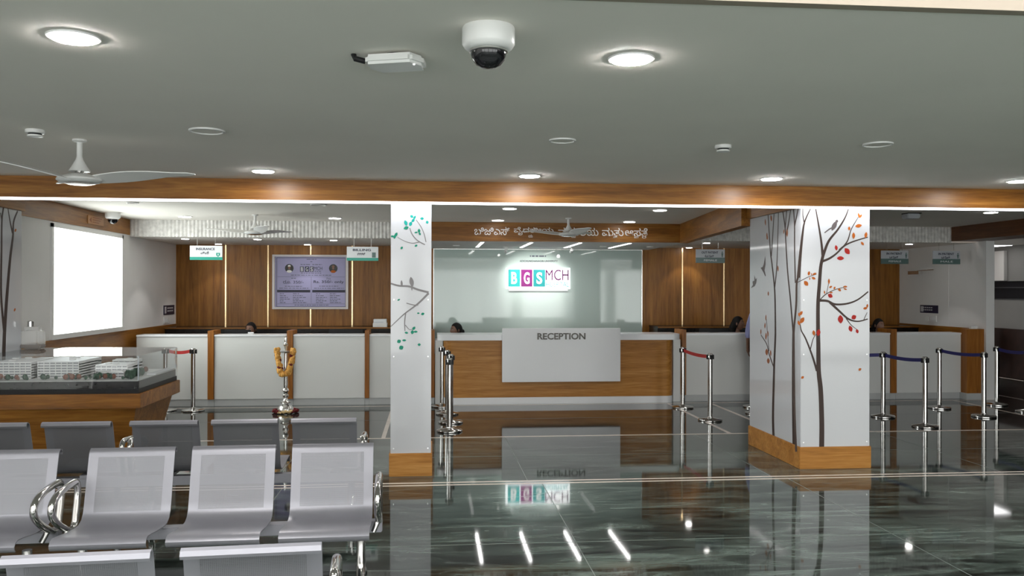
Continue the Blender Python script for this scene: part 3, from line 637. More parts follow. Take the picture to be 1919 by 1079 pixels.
fan(-2.42, 12.15, .215, 56, 'white ceiling fan before the fluted band at back left', .62)
fan(1.96, 12.2, .20, 50, 'white ceiling fan in front of the letters over the reception', .58)

# ------------------------------------------------------------------ lettering and logo
kt = thing('sign_lettering', 'white raised regional script letters on the wooden reception band', 'lettering', (2.0, 13.1, 2.63))
kw = [("ಬಿಜಿಎಸ್", 889, 978, []), ("ವೈದಕೀಯ", 962+1, 1037, [(.42, 'ಯ')]), ("ವಿದಾಲಯ", 1046, 1121, [(.38, 'ಯ')]), ("ಮತು", 1128, 1168, [(.62, 'ತ')]), ("ಆಸತೆ", 1171, 1213, [(.50, 'ಪ'), (.85, 'ರ')])]
kw[0] = ("ಬಿಜಿಎಸ್", 889, 955, [])
for body, a, b_, subs in kw:
    p, q = aY(a, 434, 13.1), aY(b_, 434, 13.1); wd = q.x-p.x
    text(body, .2, M['letter_white'], kt, ((p.x+q.x)/2-2.0, -.012, .012), width=wd, height=.125, extrude=.008)
    for u, sch in subs: text(sch, .1, M['letter_white'], kt, (p.x+wd*u-2.0, -.012, -.060), width=.065, height=.045, extrude=.006)

gp = thing('glass_panel', 'large pale green glossy glass wall panel behind the reception', 'wall panel', (1.95, YB, 0))
B(.05-1.95, 3.86-1.95, -.03, -.012, .6, ZR-.012).build('pane', M['backglass'], gp, bevel=.002); B(.04-1.95, 3.875-1.95, -.0119, -.001, .58, ZR-.002).build('backing', M['silver'], gp)
YG = YB-.03
lg = thing('logo_sign', 'backlit teal and magenta hospital logo on the green glass panel', 'logo sign', (1.95, YG, 1.95))
def LX(px): return aY(px, 520, YG).x-1.95
def LZ(py): return aY(1000, py, YG).z-1.95
B(LX(948), LX(1068), -.028, -.006, LZ(541), LZ(502)).build('backlight', M['halo'], lg)
for a, b_, ch, mm, tm in ((952,974,'B','teal','white_lit'), (976,997,'G','magenta','white_lit'), (999,1021,'S','teal2','white_lit')):
    tl_ = B(LX(a), LX(b_), -.05, -.034, LZ(537), LZ(505)).build('tile', M[mm], lg, bevel=.002)
    text(ch, .2, M[tm], tl_, ((LX(a)+LX(b_))/2, -.054, (LZ(537)+LZ(505))/2), width=.105, height=.215, extrude=.003, name='letter', off=.006)
text('MCH', .2, M['purple'], lg, ((LX(1022)+LX(1065))/2, -.04, LZ(515)), width=LX(1065)-LX(1022), height=LZ(505)-LZ(525), extrude=.006)
text('HOSPITAL', .1, M['teal'], lg, ((LX(1022)+LX(1066))/2, -.04, LZ(532.5)), width=LX(1066)-LX(1023), height=LZ(528)-LZ(537), extrude=.005)
text('ADICHUNCHANAGIRI UNIVERSITY', .05, M['ink'], lg, ((LX(974)+LX(1045))/2, -.004, LZ(489)), width=LX(1045)-LX(974), height=.034, extrude=.002)
B(LX(953), LX(1064), -.032, -.002, LZ(545), LZ(540)).build('base_bar', M['sign_white'], lg)
d_ = MB(); x = LX(993)
for wd in (.02, .05, .05, .09, .02):
    d_.box(x, x+wd, -.004, -.001, LZ(481), LZ(478.5)); x += wd+.016
d_.build('small_print', M['ink_grey'], lg)

# ------------------------------------------------------------------ framed board with fees
bd0, bd1 = aY(511, 477, YB), aY(653, 579, YB)
nb = thing('notice_board', 'silver framed lilac board showing the fees, on the wooden back wall', 'notice board', ((bd0.x+bd1.x)/2, YB, (bd0.z+bd1.z)/2))
W_, H_ = (bd1.x-bd0.x)/2, (bd0.z-bd1.z)/2
MB().box(-W_,W_,-.05,-.013,H_-.035,H_).box(-W_,W_,-.05,-.013,-H_,-H_+.035).box(-W_,-W_+.045,-.05,-.013,-H_+.035,H_-.035).box(W_-.045,W_,-.05,-.013,-H_+.035,H_-.035).build('frame', M['frame'], nb, bevel=.004)
B(-W_+.02, W_-.02, -.028, -.013, -H_+.02, H_-.02).build('print', M['lilac'], nb)
def NX(x): return ((x-78)/1140*2-1)*W_
def NZ(y): return (1-(y-135)/815*2)*H_
yp = -.030
MB().box(NX(140),NX(1180),yp,-.0281,NZ(186),NZ(178)).box(NX(140),NX(1180),yp,-.0281,NZ(918),NZ(910)).box(NX(140),NX(148),yp,-.0281,NZ(918),NZ(178)).box(NX(1172),NX(1180),yp,-.0281,NZ(918),NZ(178)).box(NX(155),NX(1165),yp,-.0281,NZ(468),NZ(464)).box(NX(657),NX(661),yp,-.0281,NZ(860),NZ(470)).box(NX(155),NX(1165),yp,-.0281,NZ(872),NZ(868)).build('border', M['ink_grey'], nb)
MB().box(NX(150),NX(645),yp,-.0281,NZ(700),NZ(662)).box(NX(675),NX(1170),yp,-.0281,NZ(700),NZ(662)).build('heading_bar', M['ink'], nb)
text('Rs. 350/- only', .1, M['ink'], nb, (NX(922), yp, NZ(545)), width=NX(1150)-NX(695), height=.062, extrude=.001, off=.001)
text('ರೂ. 350/-', .1, M['ink'], nb, (NX(392), yp, NZ(543)), width=NX(545)-NX(240), height=.06, extrude=.001)
text('Fee', .05, M['ink_grey'], nb, (NX(922), yp, NZ(490)), width=.07, extrude=.001)
for ch, a, mm in (('B',490,'ink_grey'), ('G',565,'navy'), ('S',635,'ink_grey')):
    q = B(NX(a), NX(a+60), yp, -.0281, NZ(392), NZ(310)).build('tile', M[mm], nb); text(ch, .05, M['sign_white'], q, (NX(a+30), yp-.001, NZ(351)), width=.035, height=.07, extrude=.001, name='letter')
text('MCH', .05, M['ink'], nb, (NX(762), yp, NZ(338)), width=NX(825)-NX(700), height=.06, extrude=.001)
for cx, col_ in ((330,'model_white'), (990,'leaf_o')):
    q = MB().cyl(.075, yp, -.0281, (NX(cx),0,NZ(338)), 28, 'y').build('portrait', M['granite'], nb)
    MB().ball((NX(cx), yp-.001, NZ(330)), .022, .002, .028).build('face', M['skin'], q); MB().ball((NX(cx), yp-.001, NZ(385)), .045, .002, .025).build('robe', M[col_], q)
    MB().ball((NX(cx), yp-.0005, NZ(305)), .026, .002, .018).build('headwear', M[col_ if cx < 500 else 'skin'], q)
dd = MB()
def dashes(x0, x1, y, h=5):
    x = x0
    while x < x1: w_ = min(random.choice((30,45,60,22)), x1-x); dd.box(NX(x), NX(x+w_), yp, -.0281, NZ(y+h), NZ(y-h)); x += w_+10
for x0, x1, y in [(590,735,203), (645,675,238), (500,650,282), (675,820,282), (710,815,383), (505,810,410), (355,960,440), (360,435,488), (265,530,608), (180,630,637), (780,1065,605), (700,1155,637), (410,920,890)]: dashes(x0, x1, y)
for k, y in enumerate((720,748,775,800,826,852)):
    dashes(190, 250+30*(k % 4), y); dashes(385, 480+(k*53) % 150, y); dashes(730, 800+(k*47) % 100, y); dashes(940, 1040+(k*61) % 115, y)
dd.build('small_print', M['ink_grey'], nb)['kind'] = 'stuff'

# ------------------------------------------------------------------ hanging counter signs
def sign(x0, x1, title, sub, low, green, label, icon):
    p, q = aY(x0, 462, 13.35), aY(x1, 462, 13.35); cx = (p.x+q.x)/2; h = (q.x-p.x)/2; z0, z1 = 2.185, 2.40
    if not green: z0, z1 = 2.178, 2.395
    t = thing('hanging_sign', label, 'sign', (cx, 13.35, (z0+z1)/2), 0, 'hanging signs over the counters'); H2 = (z1-z0)/2
    face = 'sign_white' if green else 'sign_grey'; g = 'sign_green' if green else 'sign_slate'; gz = .045 if green else .085
    B(-h, h, -.010, .010, -H2+gz, H2).build('board', M[face], t, bevel=.003); B(-h, h, -.010, .010, -H2, -H2+gz-.0005).build('lower_band', M[g], t)
    for s in (-1, 1): B(s*h*.55-.0015, s*h*.55+.0015, -.0015, .0015, H2, ZS-(z0+z1)/2).build('hanger', M['silver'], t)
    text(title, .05, M['navy'], t, (-.01, -.0115, H2-.05), width=h*1.15, height=.036, extrude=.001, off=.0012)
    text(sub, .05, M['navy'], t, (-.02, -.0115, H2-.108), width=h*(.62 if not green else .5), height=.042, extrude=.001, off=.0008)
    if low: text(low, .03, M['sign_white'], t, (0, -.0115, -H2+gz/2), width=h*.9, height=.028, extrude=.001)
    if icon == 'shield':
        MB().prism([(h*.62,.0),(h*.86,.0),(h*.86,-.035),(h*.74,-.062),(h*.62,-.035)], -.0115, -.0101).build('emblem', M['sign_green'], t); B(h*.71,h*.77,-.0125,-.0116,-.038,-.012).build('emblem_cross', M['sign_white'], t)
    elif icon == 'bill': B(h*.60, h*.84, -.0115, -.0101, -.058, .02).build('emblem', M['sign_slate'], t)
    else:
        e_ = MB().ball((h*.82,-.0110,H2-.045), .011, .0012, .011); e_.prism([(h*.82-.017,H2-.06),(h*.82+.017,H2-.06),(h*.82+.006,H2-.125),(h*.82-.006,H2-.125)], -.0115, -.0101); e_.build('emblem', M['sign_slate'], t)
sign(356, 417, 'INSURANCE', 'ವಿಮೆ', None, True, 'white and green hanging sign reading INSURANCE', 'shield')
sign(650, 709, 'BILLING', 'ಬಿಲ್ಲಿಂಗ್', None, True, 'white and green hanging sign reading BILLING', 'bill')
sign(1304, 1358, 'OUT PATIENT', 'ಹೊರ ರೋಗಿ', 'FEMALE', False, 'grey and dark hanging sign reading OUT PATIENT', 'person')
sign(1651, 1702, 'IN PATIENT', 'ಒಳ ರೋಗಿ', 'FEMALE', False, 'left of the two hanging signs reading IN PATIENT', 'person')
sign(1748, 1799, 'IN PATIENT', 'ಒಳ ರೋಗಿ', 'MALE', False, 'right of the two hanging signs reading IN PATIENT', 'person')

# small wall signs, switches, yellow plate
def wallplate(X, s, y0, y1, z0, z1, label):
    t = thing('wall_sign', label, 'sign', (X, (y0+y1)/2, (z0+z1)/2)); hy, hz = abs(y1-y0)/2, (z1-z0)/2
    B(0, s*.012, -hy, hy, -hz, hz).build('board', M['navy'], t, bevel=.002)
    B(s*.0121, s*.014, *((-hy*.9, -hy*.6) if s > 0 else (hy*.6, hy*.9)), -hz*.7, hz*.7).build('icon', M['sign_grey'], t)
    m_ = MB()
    for z in (.25, -.35):
        for k in range(5): m_.box(s*.0121, s*.014, -hy*.4+k*hy*.23, -hy*.4+k*hy*.23+hy*.16, hz*z, hz*(z+.28))
    m_.build('small_print', M['sign_grey'], t)['kind'] = 'stuff'
wallplate(XL, 1, 14.85, 15.43, 1.31, 1.47, 'small navy sign on the left wall beside the window')
wallplate(XR-.0001, -1, 14.3, 14.85, 1.345, 1.485, 'small navy sign on the right wall above the switches')
def switchboard(X, s, y, z, label):
    t = thing('switchboard', label, 'switchboard', (X, y, z))
    B(0, s*.015, -.16, .06, -.055, .055).build('plate', M['white'], t, bevel=.003); B(0, s*.015, .09, .19, -.05, .03).build('plate', M['white'], t, bevel=.003)
    for k in range(3): B(s*.0151, s*.02, -.13+k*.06, -.09+k*.06, -.03, .03).build('switch', M['sign_white'], t, bevel=.002)
switchboard(XL, 1, 15.0, 1.22, 'white switch plates under the navy sign on the left wall')
switchboard(XR-.0001, -1, 14.5, 1.25, 'white switch plates under the navy sign on the right wall')
yl = thing('wall_sign', 'small yellow plate on the wooden beam above the window', 'sign', (XL+.008, 11.9, 2.65))
B(0, .008, -.27, .27, -.055, .055).build('plate', mat('amber_plate', (.42,.19,.06), rough=.4), yl, bevel=.002)
m_ = MB().prism([(-.22,0),(-.16,.035),(-.16,-.035)], .0081, .0095, 'x')
for k in range(3): m_.box(.0081, .0095, -.11, .2-.05*k, .03-.03*k, .04-.03*k)
m_.build('arrow_print', M['leaf_b'], yl)

# ------------------------------------------------------------------ counters
YF = 13.2
def unit(x0, x1, label):
    t = thing('service_counter', label, 'counter', ((x0+x1)/2, YF, 0), 0, 'white service counters'); h = (x1-x0)/2
    B(-h, h, 0, .03, .10, 1.035).build('front_panel', M['counter'], t, bevel=.003)
    B(-h+.021, h-.021, .0301, .38, .74, .77).build('desk_shelf', M['counter'], t)
    B(-h, h, -.02, .32, 1.0355, 1.065).build('countertop', M['solid'], t, bevel=.006)
    B(-h, h, .012, .06, 0, .0995).build('plinth', M['plinth'], t)
    B(-h, -h+.02, .0302, .38, 0, 1.034).build('side_panel', M['counter'], t); B(h-.02, h, .0302, .38, 0, 1.034).build('side_panel', M['counter'], t)
cx = [(-4.34, -3.312, 'white counter at the left wall, behind the red belt'), (-3.218, -2.156, 'white counter under the insurance sign, left of the brass lamp'), (-2.062, -.998, 'white counter right of the garlanded lamp'), (-.928, -.012, 'white counter mostly behind the narrow column'),
      (3.99, 5.6, 'white counter right of the reception desk, behind the red belt'), (5.70, 7.35, 'white counter mostly hidden behind the wide tree column'), (7.452, 8.555, 'white counter at the far right, beside the wooden end')]
for a in cx: unit(*a)
for x0, x1, lb in [(-3.309,-3.221,'first wooden counter post, left of the lamp'), (-2.153,-2.065,'wooden counter post just right of the brass lamp'), (-.995,-.931,'wooden counter post left of the narrow column'), (-.008,.056,'wooden counter post at the left of the reception'), (3.918,3.986,'wooden counter post at the right of the reception'), (5.603,5.697,'wooden counter post hidden behind the tree column'), (7.353,7.449,'wooden counter post right of the tree column')]:
    o = thing('counter_post', lb, 'counter post', ((x0+x1)/2, YF, 0), 0, 'wooden counter posts'); h = (x1-x0)/2
    B(-h, h, -.03, .40, .1, 1.125).build('post', M['wood_post'], o, bevel=.003); B(-h, h, .012, .40, 0, .0995).build('plinth', M['plinth'], o)
# rear ledges
for x0, x1, lb in ((XL+.013, -.01, 'dark ledge with a wooden edge behind the left counters'), (3.99, XR-.013, 'dark ledge with a wooden edge behind the right counters')):
    t = thing('back_ledge', lb, 'ledge', ((x0+x1)/2, 14.9, 0)); h = (x1-x0)/2
    B(-h, h, .0, .6, 0, 1.07).build('cabinet_body', M['granite'], t); B(-h, h, -.02, .62, 1.0705, 1.10).build('ledge_top', M['granite'], t, bevel=.004); B(-h, h, -.035, -.0205, 1.075, 1.10).build('wooden_edge', M['wood_x'], t)
# black low screens / monitors just over the counter tops
def monitor(x, w_, label):
    t = thing('monitor', label, 'monitor', (x, 13.66, .7705), 0, 'black monitors behind the counters')
    B(-w_/2, w_/2, -.012, .012, .07, .345).build('screen', M['black'], t, bevel=.004); B(-.03, .03, -.03, -.0125, .0, .25).build('stand', M['black'], t); B(-.10, .10, -.09, -.031, 0, .012).build('foot', M['black'], t)
monitor(-2.98, .40, 'black monitor edge left of the seated woman at insurance'); monitor(-1.33, .52, 'black monitor edge behind the counter right of the lamp')
monitor(4.6, .5, 'black monitor edge behind the counter under the out patient sign'); monitor(7.02, .45, 'black monitor edge in front of the woman at far right')

# reception desk
rc = thing('reception_desk', 'wooden reception desk with a white top and rounded corners', 'desk', (1.98, 13.12, 0))
def rrect(hx, y0, y1, r, n=8):
    pts = [(-hx, y1), (hx, y1)]
    for k in range(n+1): a = -math.pi/2*k/n; pts.append((hx-r+r*math.cos(a), y0+r+r*math.sin(a)))
    for k in range(n+1): a = -math.pi/2-math.pi/2*k/n; pts.append((-hx+r+r*math.cos(a), y0+r+r*math.sin(a)))
    return pts
MB().prism(rrect(1.79, -.05, .45, .14), .105, .975, 'z').build('front_panel', M['wood_desk'], rc, smooth=True)
MB().prism(rrect(1.79, -.062, .45, .14), 0, .104, 'z').build('plinth', M['solid'], rc, smooth=True)
MB().prism(rrect(1.885, -.10, .5, .12), .976, 1.065, 'z').build('countertop', M['solid'], rc, smooth=True)
for s in (-1, 1): B(s*1.80, s*1.915, .06, .5, .0, .975).build('side_panel', M['counter'], rc, bevel=.003)
sp0, sp1 = aY(941, 615, 12.98), aY(1162, 714, 12.98)
fp = B(sp0.x-1.98, sp1.x-1.98, -.165, -.105, sp1.z, sp0.z).build('sign_panel', M['solid'], rc, bevel=.004)
a_, b_ = aY(1007, 630, 12.955), aY(1097, 630, 12.955)
text('RECEPTION', .12, M['letter_steel'], fp, ((a_.x+b_.x)/2-1.98, -.171, a_.z), width=b_.x-a_.x, height=.1, extrude=.005, off=.003)

# things on the counters
t = thing('paper_tray', 'white stacked paper box on the back ledge at the billing counter', 'paper box', (-.87, 15.0, 1.1005))
B(-.12, .12, -.12, .12, 0, .07).build('lower_stack', M['white'], t, bevel=.004); B(-.11, .11, -.11, .11, .0701, .135).build('upper_stack', M['sign_white'], t, bevel=.004); B(-.10, .06, -.115, -.111, .08, .09).build('label', M['sign_grey'], t)
t = thing('card_holder', 'tiny pale card holder on the counter beside the seated woman', 'card holder', (-2.72, 13.36, 1.0655))
B(-.045, .045, -.02, .02, 0, .012).build('base', M['jar'], t); B(-.042, .042, 0, .006, .0121, .028).build('card', M['sign_white'], t)
t = thing('plastic_box', 'small white plastic box on the wooden corner at far right', 'box', (8.72, 13.13, 1.1305))
B(-.06, .06, -.03, .03, 0, .035).build('body', M['white'], t, bevel=.006); B(-.063, .063, -.033, .033, .0351, .045).build('lid', M['sign_white'], t, bevel=.003)

# ------------------------------------------------------------------ belt stanchions
def stanchion(x, y, label, h=.90, lean=0, cass=0):
    t = thing('stanchion', label, 'stanchion', (x, y, 0), 0, 'steel belt stanchions')
    MB().lathe([(.155,0),(.160,.006),(.160,.018),(.150,.026),(.06,.040),(.035,.048),(.032,.055)], n=40).build('base', M['chrome'], t, smooth=True)
    p = MB().lathe([(.0315,.0551),(.0315,h-.075)], n=24).build('pole', M['chrome'], t, smooth=True)
    c = MB().lathe([(.034,h-.0749),(.034,h-.012),(.030,h-.004),(.026,h)], n=24).build('cap', M['chrome'], t, smooth=True)
    MB().box(-.050,.050,-.016,.016,h-.078,h-.018).box(-.016,.016,-.050,.050,h-.078,h-.018).build('belt_cassette', M['black'], t, bevel=.003)
    if lean: t.rotation_euler = (0, lean, 0)
    return t
def belt(a, b_, m_, label, z0=.832, z1=.878, sag=.02, ha=.9, hb=.9):
    a = Vector(a); b_ = Vector(b_); d = (b_-a); L_ = d.length; u = d/L_; n = 12; vs = []; r = .0515
    t = MB(); nrm = Vector((-u.y, u.x))*.0015
    for i in range(n+1):
        s = r+(L_-2*r)*i/n; p = a+u*s; dz = -sag*4*(i/n)*(1-i/n)
        for q, z in ((-1,z0),(1,z0),(1,z1),(-1,z1)): vs.append((p.x+nrm.x*q, p.y+nrm.y*q, z+dz))
    fs = [(0,1,2,3), (4*n+3,4*n+2,4*n+1,4*n)]
    for i in range(n):
        for q in range(4): fs.append((4*i+q, 4*i+(q+1)%4, 4*i+4+(q+1)%4, 4*i+4+q))
    t.add(vs, fs); c = (a+b_)/2; o = t.build('queue_belt', M[m_], off=(c.x, c.y, 0)); o.location = (c.x, c.y, 0)
    tag(o, label, 'barrier belt', 'queue belts between the stanchions')
SP = [(-3.79,13.0-.25,'stanchion seen through the clear case at left'), (-3.39,12.70,'steel stanchion holding the red belt at far left'),
      (.165,12.86,'rearmost of the four stanchions lined up beside the narrow column'), (.229,12.09,'second from the back of the four stanchions lined up beside the narrow column'), (.262,11.31,'third from the back of the four stanchions lined up beside the narrow column'), (.230,10.63,'nearest of the four stanchions lined up beside the narrow column'),
      (3.722,12.47,'rear stanchion with the red belt, right of the reception desk'), (3.724,11.22,'front stanchion with the red belt, right of the reception desk'), (4.80,12.45,'half hidden rear stanchion at the left edge of the tree column'), (4.59,11.80,'mostly hidden stanchion behind the tree column'),
      (6.22,11.35,'stanchion just right of the tree column, with blue belts on both sides'), (6.30,10.47,'nearest stanchion at right, at the end of the blue belt'), (7.51,12.11,'rear stanchion before the far right counter'), (7.62,11.24,'stanchion before the wooden counter end at right'), (8.60,12.38,'farthest right stanchion standing in the darker corridor'), (8.56,11.64,'stanchion cut by the right edge of the view')]
for x, y, lb in SP: stanchion(x, y, lb)
belt((-3.79,12.75), (-3.39,12.70), 'red', 'short red belt at left behind the clear case')
belt((3.722,12.47), (3.724,11.22), 'red', 'red belt between the two stanchions right of reception')
belt((4.90,11.9), (6.22,11.35), 'blue', 'blue belt coming out from behind the tree column')
belt((6.22,11.35), (6.30,10.47), 'blue', 'blue belt between the two stanchions right of the tree column')
belt((7.51,12.11), (7.62,11.24), 'blue', 'blue belt before the far right counter')
belt((8.60,12.38), (8.56,11.64), 'blue', 'blue belt leaving the picture at the right edge')
stanchion(4.90, 11.9, 'stanchion wholly behind the tree column carrying the blue belt')

# ------------------------------------------------------------------ standing brass oil lamp with garland
ol_ = thing('oil_lamp', 'tall silvery ceremonial oil lamp standing before the left counters', 'oil lamp', (-2.045, 12.42, 0))
MB().lathe([(.112,0),(.118,.015),(.115,.04),(.105,.07),(.085,.10),(.05,.112),(.035,.12)], n=36).build('base', M['silver'], ol_, smooth=True)
MB().lathe([(.035,.1201),(.07,.145),(.075,.155),(.05,.165),(.03,.185),(.026,.21),(.04,.225),(.042,.25),(.03,.265),(.03,.29),(.044,.31),(.04,.335),(.026,.35),(.03,.40),(.024,.62),(.028,.64),(.024,.66),(.022,.84)], n=28).build('stem', M['silver'], ol_, smooth=True)
MB().lathe([(.022,.8401),(.06,.845),(.115,.862),(.12,.872),(.10,.870),(.03,.868)], n=32).build('oil_bowl', M['silver'], ol_, smooth=True)
MB().lathe([(.018,.8701),(.02,.93),(.032,.95),(.035,.965),(.02,.985),(.018,1.0),(.024,1.02),(.018,1.05),(.02,1.075),(.006,1.085)], n=24).build('finial', M['silver'], ol_, smooth=True)
gd = thing('garland', 'marigold flower garland hanging round the oil lamp bowl', 'garland', (-2.045, 12.42, 0))
gm = MB(); gr = MB(); random.seed(3)
for i in range(46):
    u = i/45*2-1; a = u
    x = .112*math.copysign(min(1, abs(u)**.5), u); z = .55+.34*abs(u)**1.5
    for k in range(3):
        q = (x+random.uniform(-.018,.018), -.10+random.uniform(-.02,.02)+.05*abs(u), z+random.uniform(-.015,.015))
        (gr if random.random() < .10 else gm).ball(q, random.uniform(.026,.036), None, None, 7, 5)
gm.build('marigold_string', M['marigold'], gd, smooth=True); gr.build('dark_blossoms', M['rose'], gd, smooth=True)
fl = thing('flower_ring', 'ring of red and cream petals round the oil lamp foot', 'flowers', (-2.045, 12.42, 0))
p1, p2 = MB(), MB()
for i in range(120):
    a = random.uniform(0, 2*math.pi); r = random.uniform(.14, .168); q = (r*math.cos(a)*1.05, r*math.sin(a), random.uniform(.018,.045))
    (p2 if -2.1 < a-2*math.pi*(a > math.pi) < -.9 else p1).ball(q, .019, None, .015, 6, 4)
p1.build('red_petals', M['rose'], fl, smooth=True); p2.build('cream_petals', M['cream_petal'], fl, smooth=True)

# ------------------------------------------------------------------ display table with the architectural model
TZ = .765; c0 = aZ(263, 738, TZ); TX1 = c0.x; TY0 = c0.y; TW = TX1-(XL+.216); TX0, TY1 = TX1-TW, 9.62
dt = thing('display_table', 'wooden display table with a sloping base, at the left', 'table', (TX1-TW/2, (TY0+TY1)/2, 0)); oxT, oyT = TX1-TW/2, (TY0+TY1)/2
B(-TW/2, TW/2, TY0-oyT, TY1-oyT, TZ-.135, TZ).build('tabletop', M['wood_x'], dt, bevel=.004)
hx, hy = TW/2, (TY1-TY0)/2
MB().add([(-hx+.2,-hy+.2,0),(hx-.2,-hy+.2,0),(hx-.2,hy-.2,0),(-hx+.2,hy-.2,0),(-hx+.06,-hy+.06,TZ-.136),(hx-.06,-hy+.06,TZ-.136),(hx-.06,hy-.06,TZ-.136),(-hx+.06,hy-.06,TZ-.136)], [(3,2,1,0),(4,5,6,7),(0,1,5,4),(1,2,6,5),(2,3,7,6),(3,0,4,7)]).build('base', M['wood_x'], dt)
am = thing('architectural_model', 'white scale model of buildings under a clear case on the wooden table', 'scale model', (oxT, oyT, TZ+.0005))
px_, py_ = TW/2-.025, hy-.03; DX = TW/2-1.25
B(-px_, px_, -py_, py_, 0, .045).build('lower_plinth', M['black'], am)
B(-px_+.01, px_-.01, -py_+.01, py_-.01, .0455, .115).build('upper_plinth', M['granite'], am)
B(-px_+.01, px_-.01, -py_+.01, py_-.01, .1151, .122).build('ground_board', M['model_base'], am)
B(px_-.10, px_-.012, -py_+.55, py_-.03, .1221, .135).build('white_step', M['solid'], am)
CH = .35; cs = MB(); e = .005
cs.box(-px_, px_, -py_-.0005, -py_+e, .046, CH).box(-px_, px_, py_-e, py_, .123, CH).box(px_-.0005, px_+e, -py_, py_, .046, CH).box(-px_-e, -px_+.0005, -py_, py_, .046, CH).box(-px_, px_, -py_, py_, CH, CH+e)
cs.build('clear_case', M['clear'], am)
MB().box(px_-.012, px_-.0006, py_-.02, py_-.006, .135, CH-.001).box(px_-.012,px_-.0006,-py_+.006,-py_+.012,.123,CH-.001).build('case_corner_strip', M['sign_grey'], am)
def mbuild(x0, x1, y0, y1, h, floors, roof=True):
    x0 += DX; x1 += DX
    m_ = MB(); m_.box(x0+.012, x1-.012, y0+.012, y1-.012, .1225, .1225+h)
    core = m_.build('model_building', [M['model_glass']], am)
    f = MB()
    for k in range(floors+1):
        z = .1225+h*k/floors; f.box(x0, x1, y0, y1, z, z+h/floors*.45)
    n = max(2, int((x1-x0)/.05))
    for k in range(n+1):
        x = x0+(x1-x0-.006)*k/n; f.box(x, x+.006, y0+.002, y1-.002, .1225, .1225+h)
    for k in range(3): xx = random.uniform(x0, x1-.06); yy = random.uniform(y0, y1-.05); f.box(xx, xx+.05, yy, yy+.04, .1225+h, .1225+h+.022)
    f.build('floor_slabs', M['model_white'], core)
mbuild(-.20, .16, -.38, .10, .150, 6); mbuild(.20, .58, -.34, .15, .15, 6); mbuild(-.10, .50, .25, .45, .13, 4)
mbuild(.70, 1.0, -.25, .10, .105, 4); mbuild(.72, .95, .14, .35, .12, 4); mbuild(.80, 1.02, -.40, -.30, .05, 2)
random.seed(11); k = 0
for i in range(56):
    x = random.uniform(-.18, 1.05)+DX; y = random.choice((random.uniform(-.52,-.42), random.uniform(-.52,-.42), random.uniform(.1,.5))) 
    h = random.uniform(.025,.055)
    MB().ball((x, y, .1225+h*.6), h*.5, None, h*.55, 7, 5).build('model_tree', M['tree_rust' if random.random() < .35 else 'tree_green'], am, smooth=True)
for i in range(9):
    x, y = random.uniform(1.04, 1.14)+DX, random.uniform(-.5,-.1); h = random.uniform(.06,.09)
    MB().ball((x, y, .1225+h*.6), h*.4, None, h*.6, 7, 5).build('model_tree', M['tree_green'], am, smooth=True)

jp = aY(61, 640, 9.42)
jr = thing('acrylic_jar', 'clear square jar with a short metal cap on the model case', 'jar', (jp.x, 9.42, TZ+.001+CH+e))
MB().box(-.108,.115,-.08,.08,0,.23).build('body', M['jar'], jr, bevel=.045, seg=5, smooth=True); MB().box(-.10,.107,-.072,.072,.006,.05).build('contents', mat('grey_grain', (.30,.27,.25), rough=.7), jr, bevel=.012)
MB().lathe([(.03,.2305),(.03,.285),(.026,.29)], n=24, c=(-.02,0,0)).build('cap', M['chrome'], jr, smooth=True)

# ------------------------------------------------------------------ waiting benches
PROF = [(.300,.372),(.312,.385),(.314,.402),(.300,.420),(.270,.430),(.20,.424),(.08,.408),(-.04,.398),(-.10,.400),(-.145,.418),(-.172,.452),(-.188,.50),(-.222,.62),(-.261,.755),(-.270,.780),(-.280,.795),(-.300,.803),(-.320,.796),(-.328,.778),(-.322,.765)]
def shell():
    W = .243; TH = .006; u = [-W, -W+.055, W-.055, W]; m_ = MB(); n = len(PROF)
    # offset profile for the sheet's underside
    off = []
    for i, p in enumerate(PROF):
        a = PROF[max(i-1,0)]; b_ = PROF[min(i+1,n-1)]; dx, dz = b_[0]-a[0], b_[1]-a[1]; l_ = math.hypot(dx, dz); off.append((p[0]+dz/l_*TH*-1*-1 if False else p[0]-(-dz/l_)*-TH, p[1]-(dx/l_)*-TH))
    for (A, fl) in ((PROF, 0), (off, 1)):
        base = len(m_.v)
        for x in u:
            for p in A: m_.v.append((x, p[0], p[1]))
        for c in range(3):
            for i in range(n-1):
                f = [base+c*n+i, base+c*n+i+1, base+(c+1)*n+i+1, base+(c+1)*n+i]
                m_.f.append(f if fl else f[::-1]); m_.mi.append(1 if (c == 1 and 10 <= i <= 12) else 0)
    k = 4*n
    for i in range(n-1):
        m_.f.append([i, i+1, k+i+1, k+i]); m_.mi.append(0); m_.f.append([3*n+i, 3*n+i+1, k+3*n+i+1, k+3*n+i]); m_.mi.append(0)
    for c in range(3):
        for i in (0, n-1): m_.f.append([c*n+i, (c+1)*n+i, k+(c+1)*n+i, k+c*n+i]); m_.mi.append(0)
    return m_
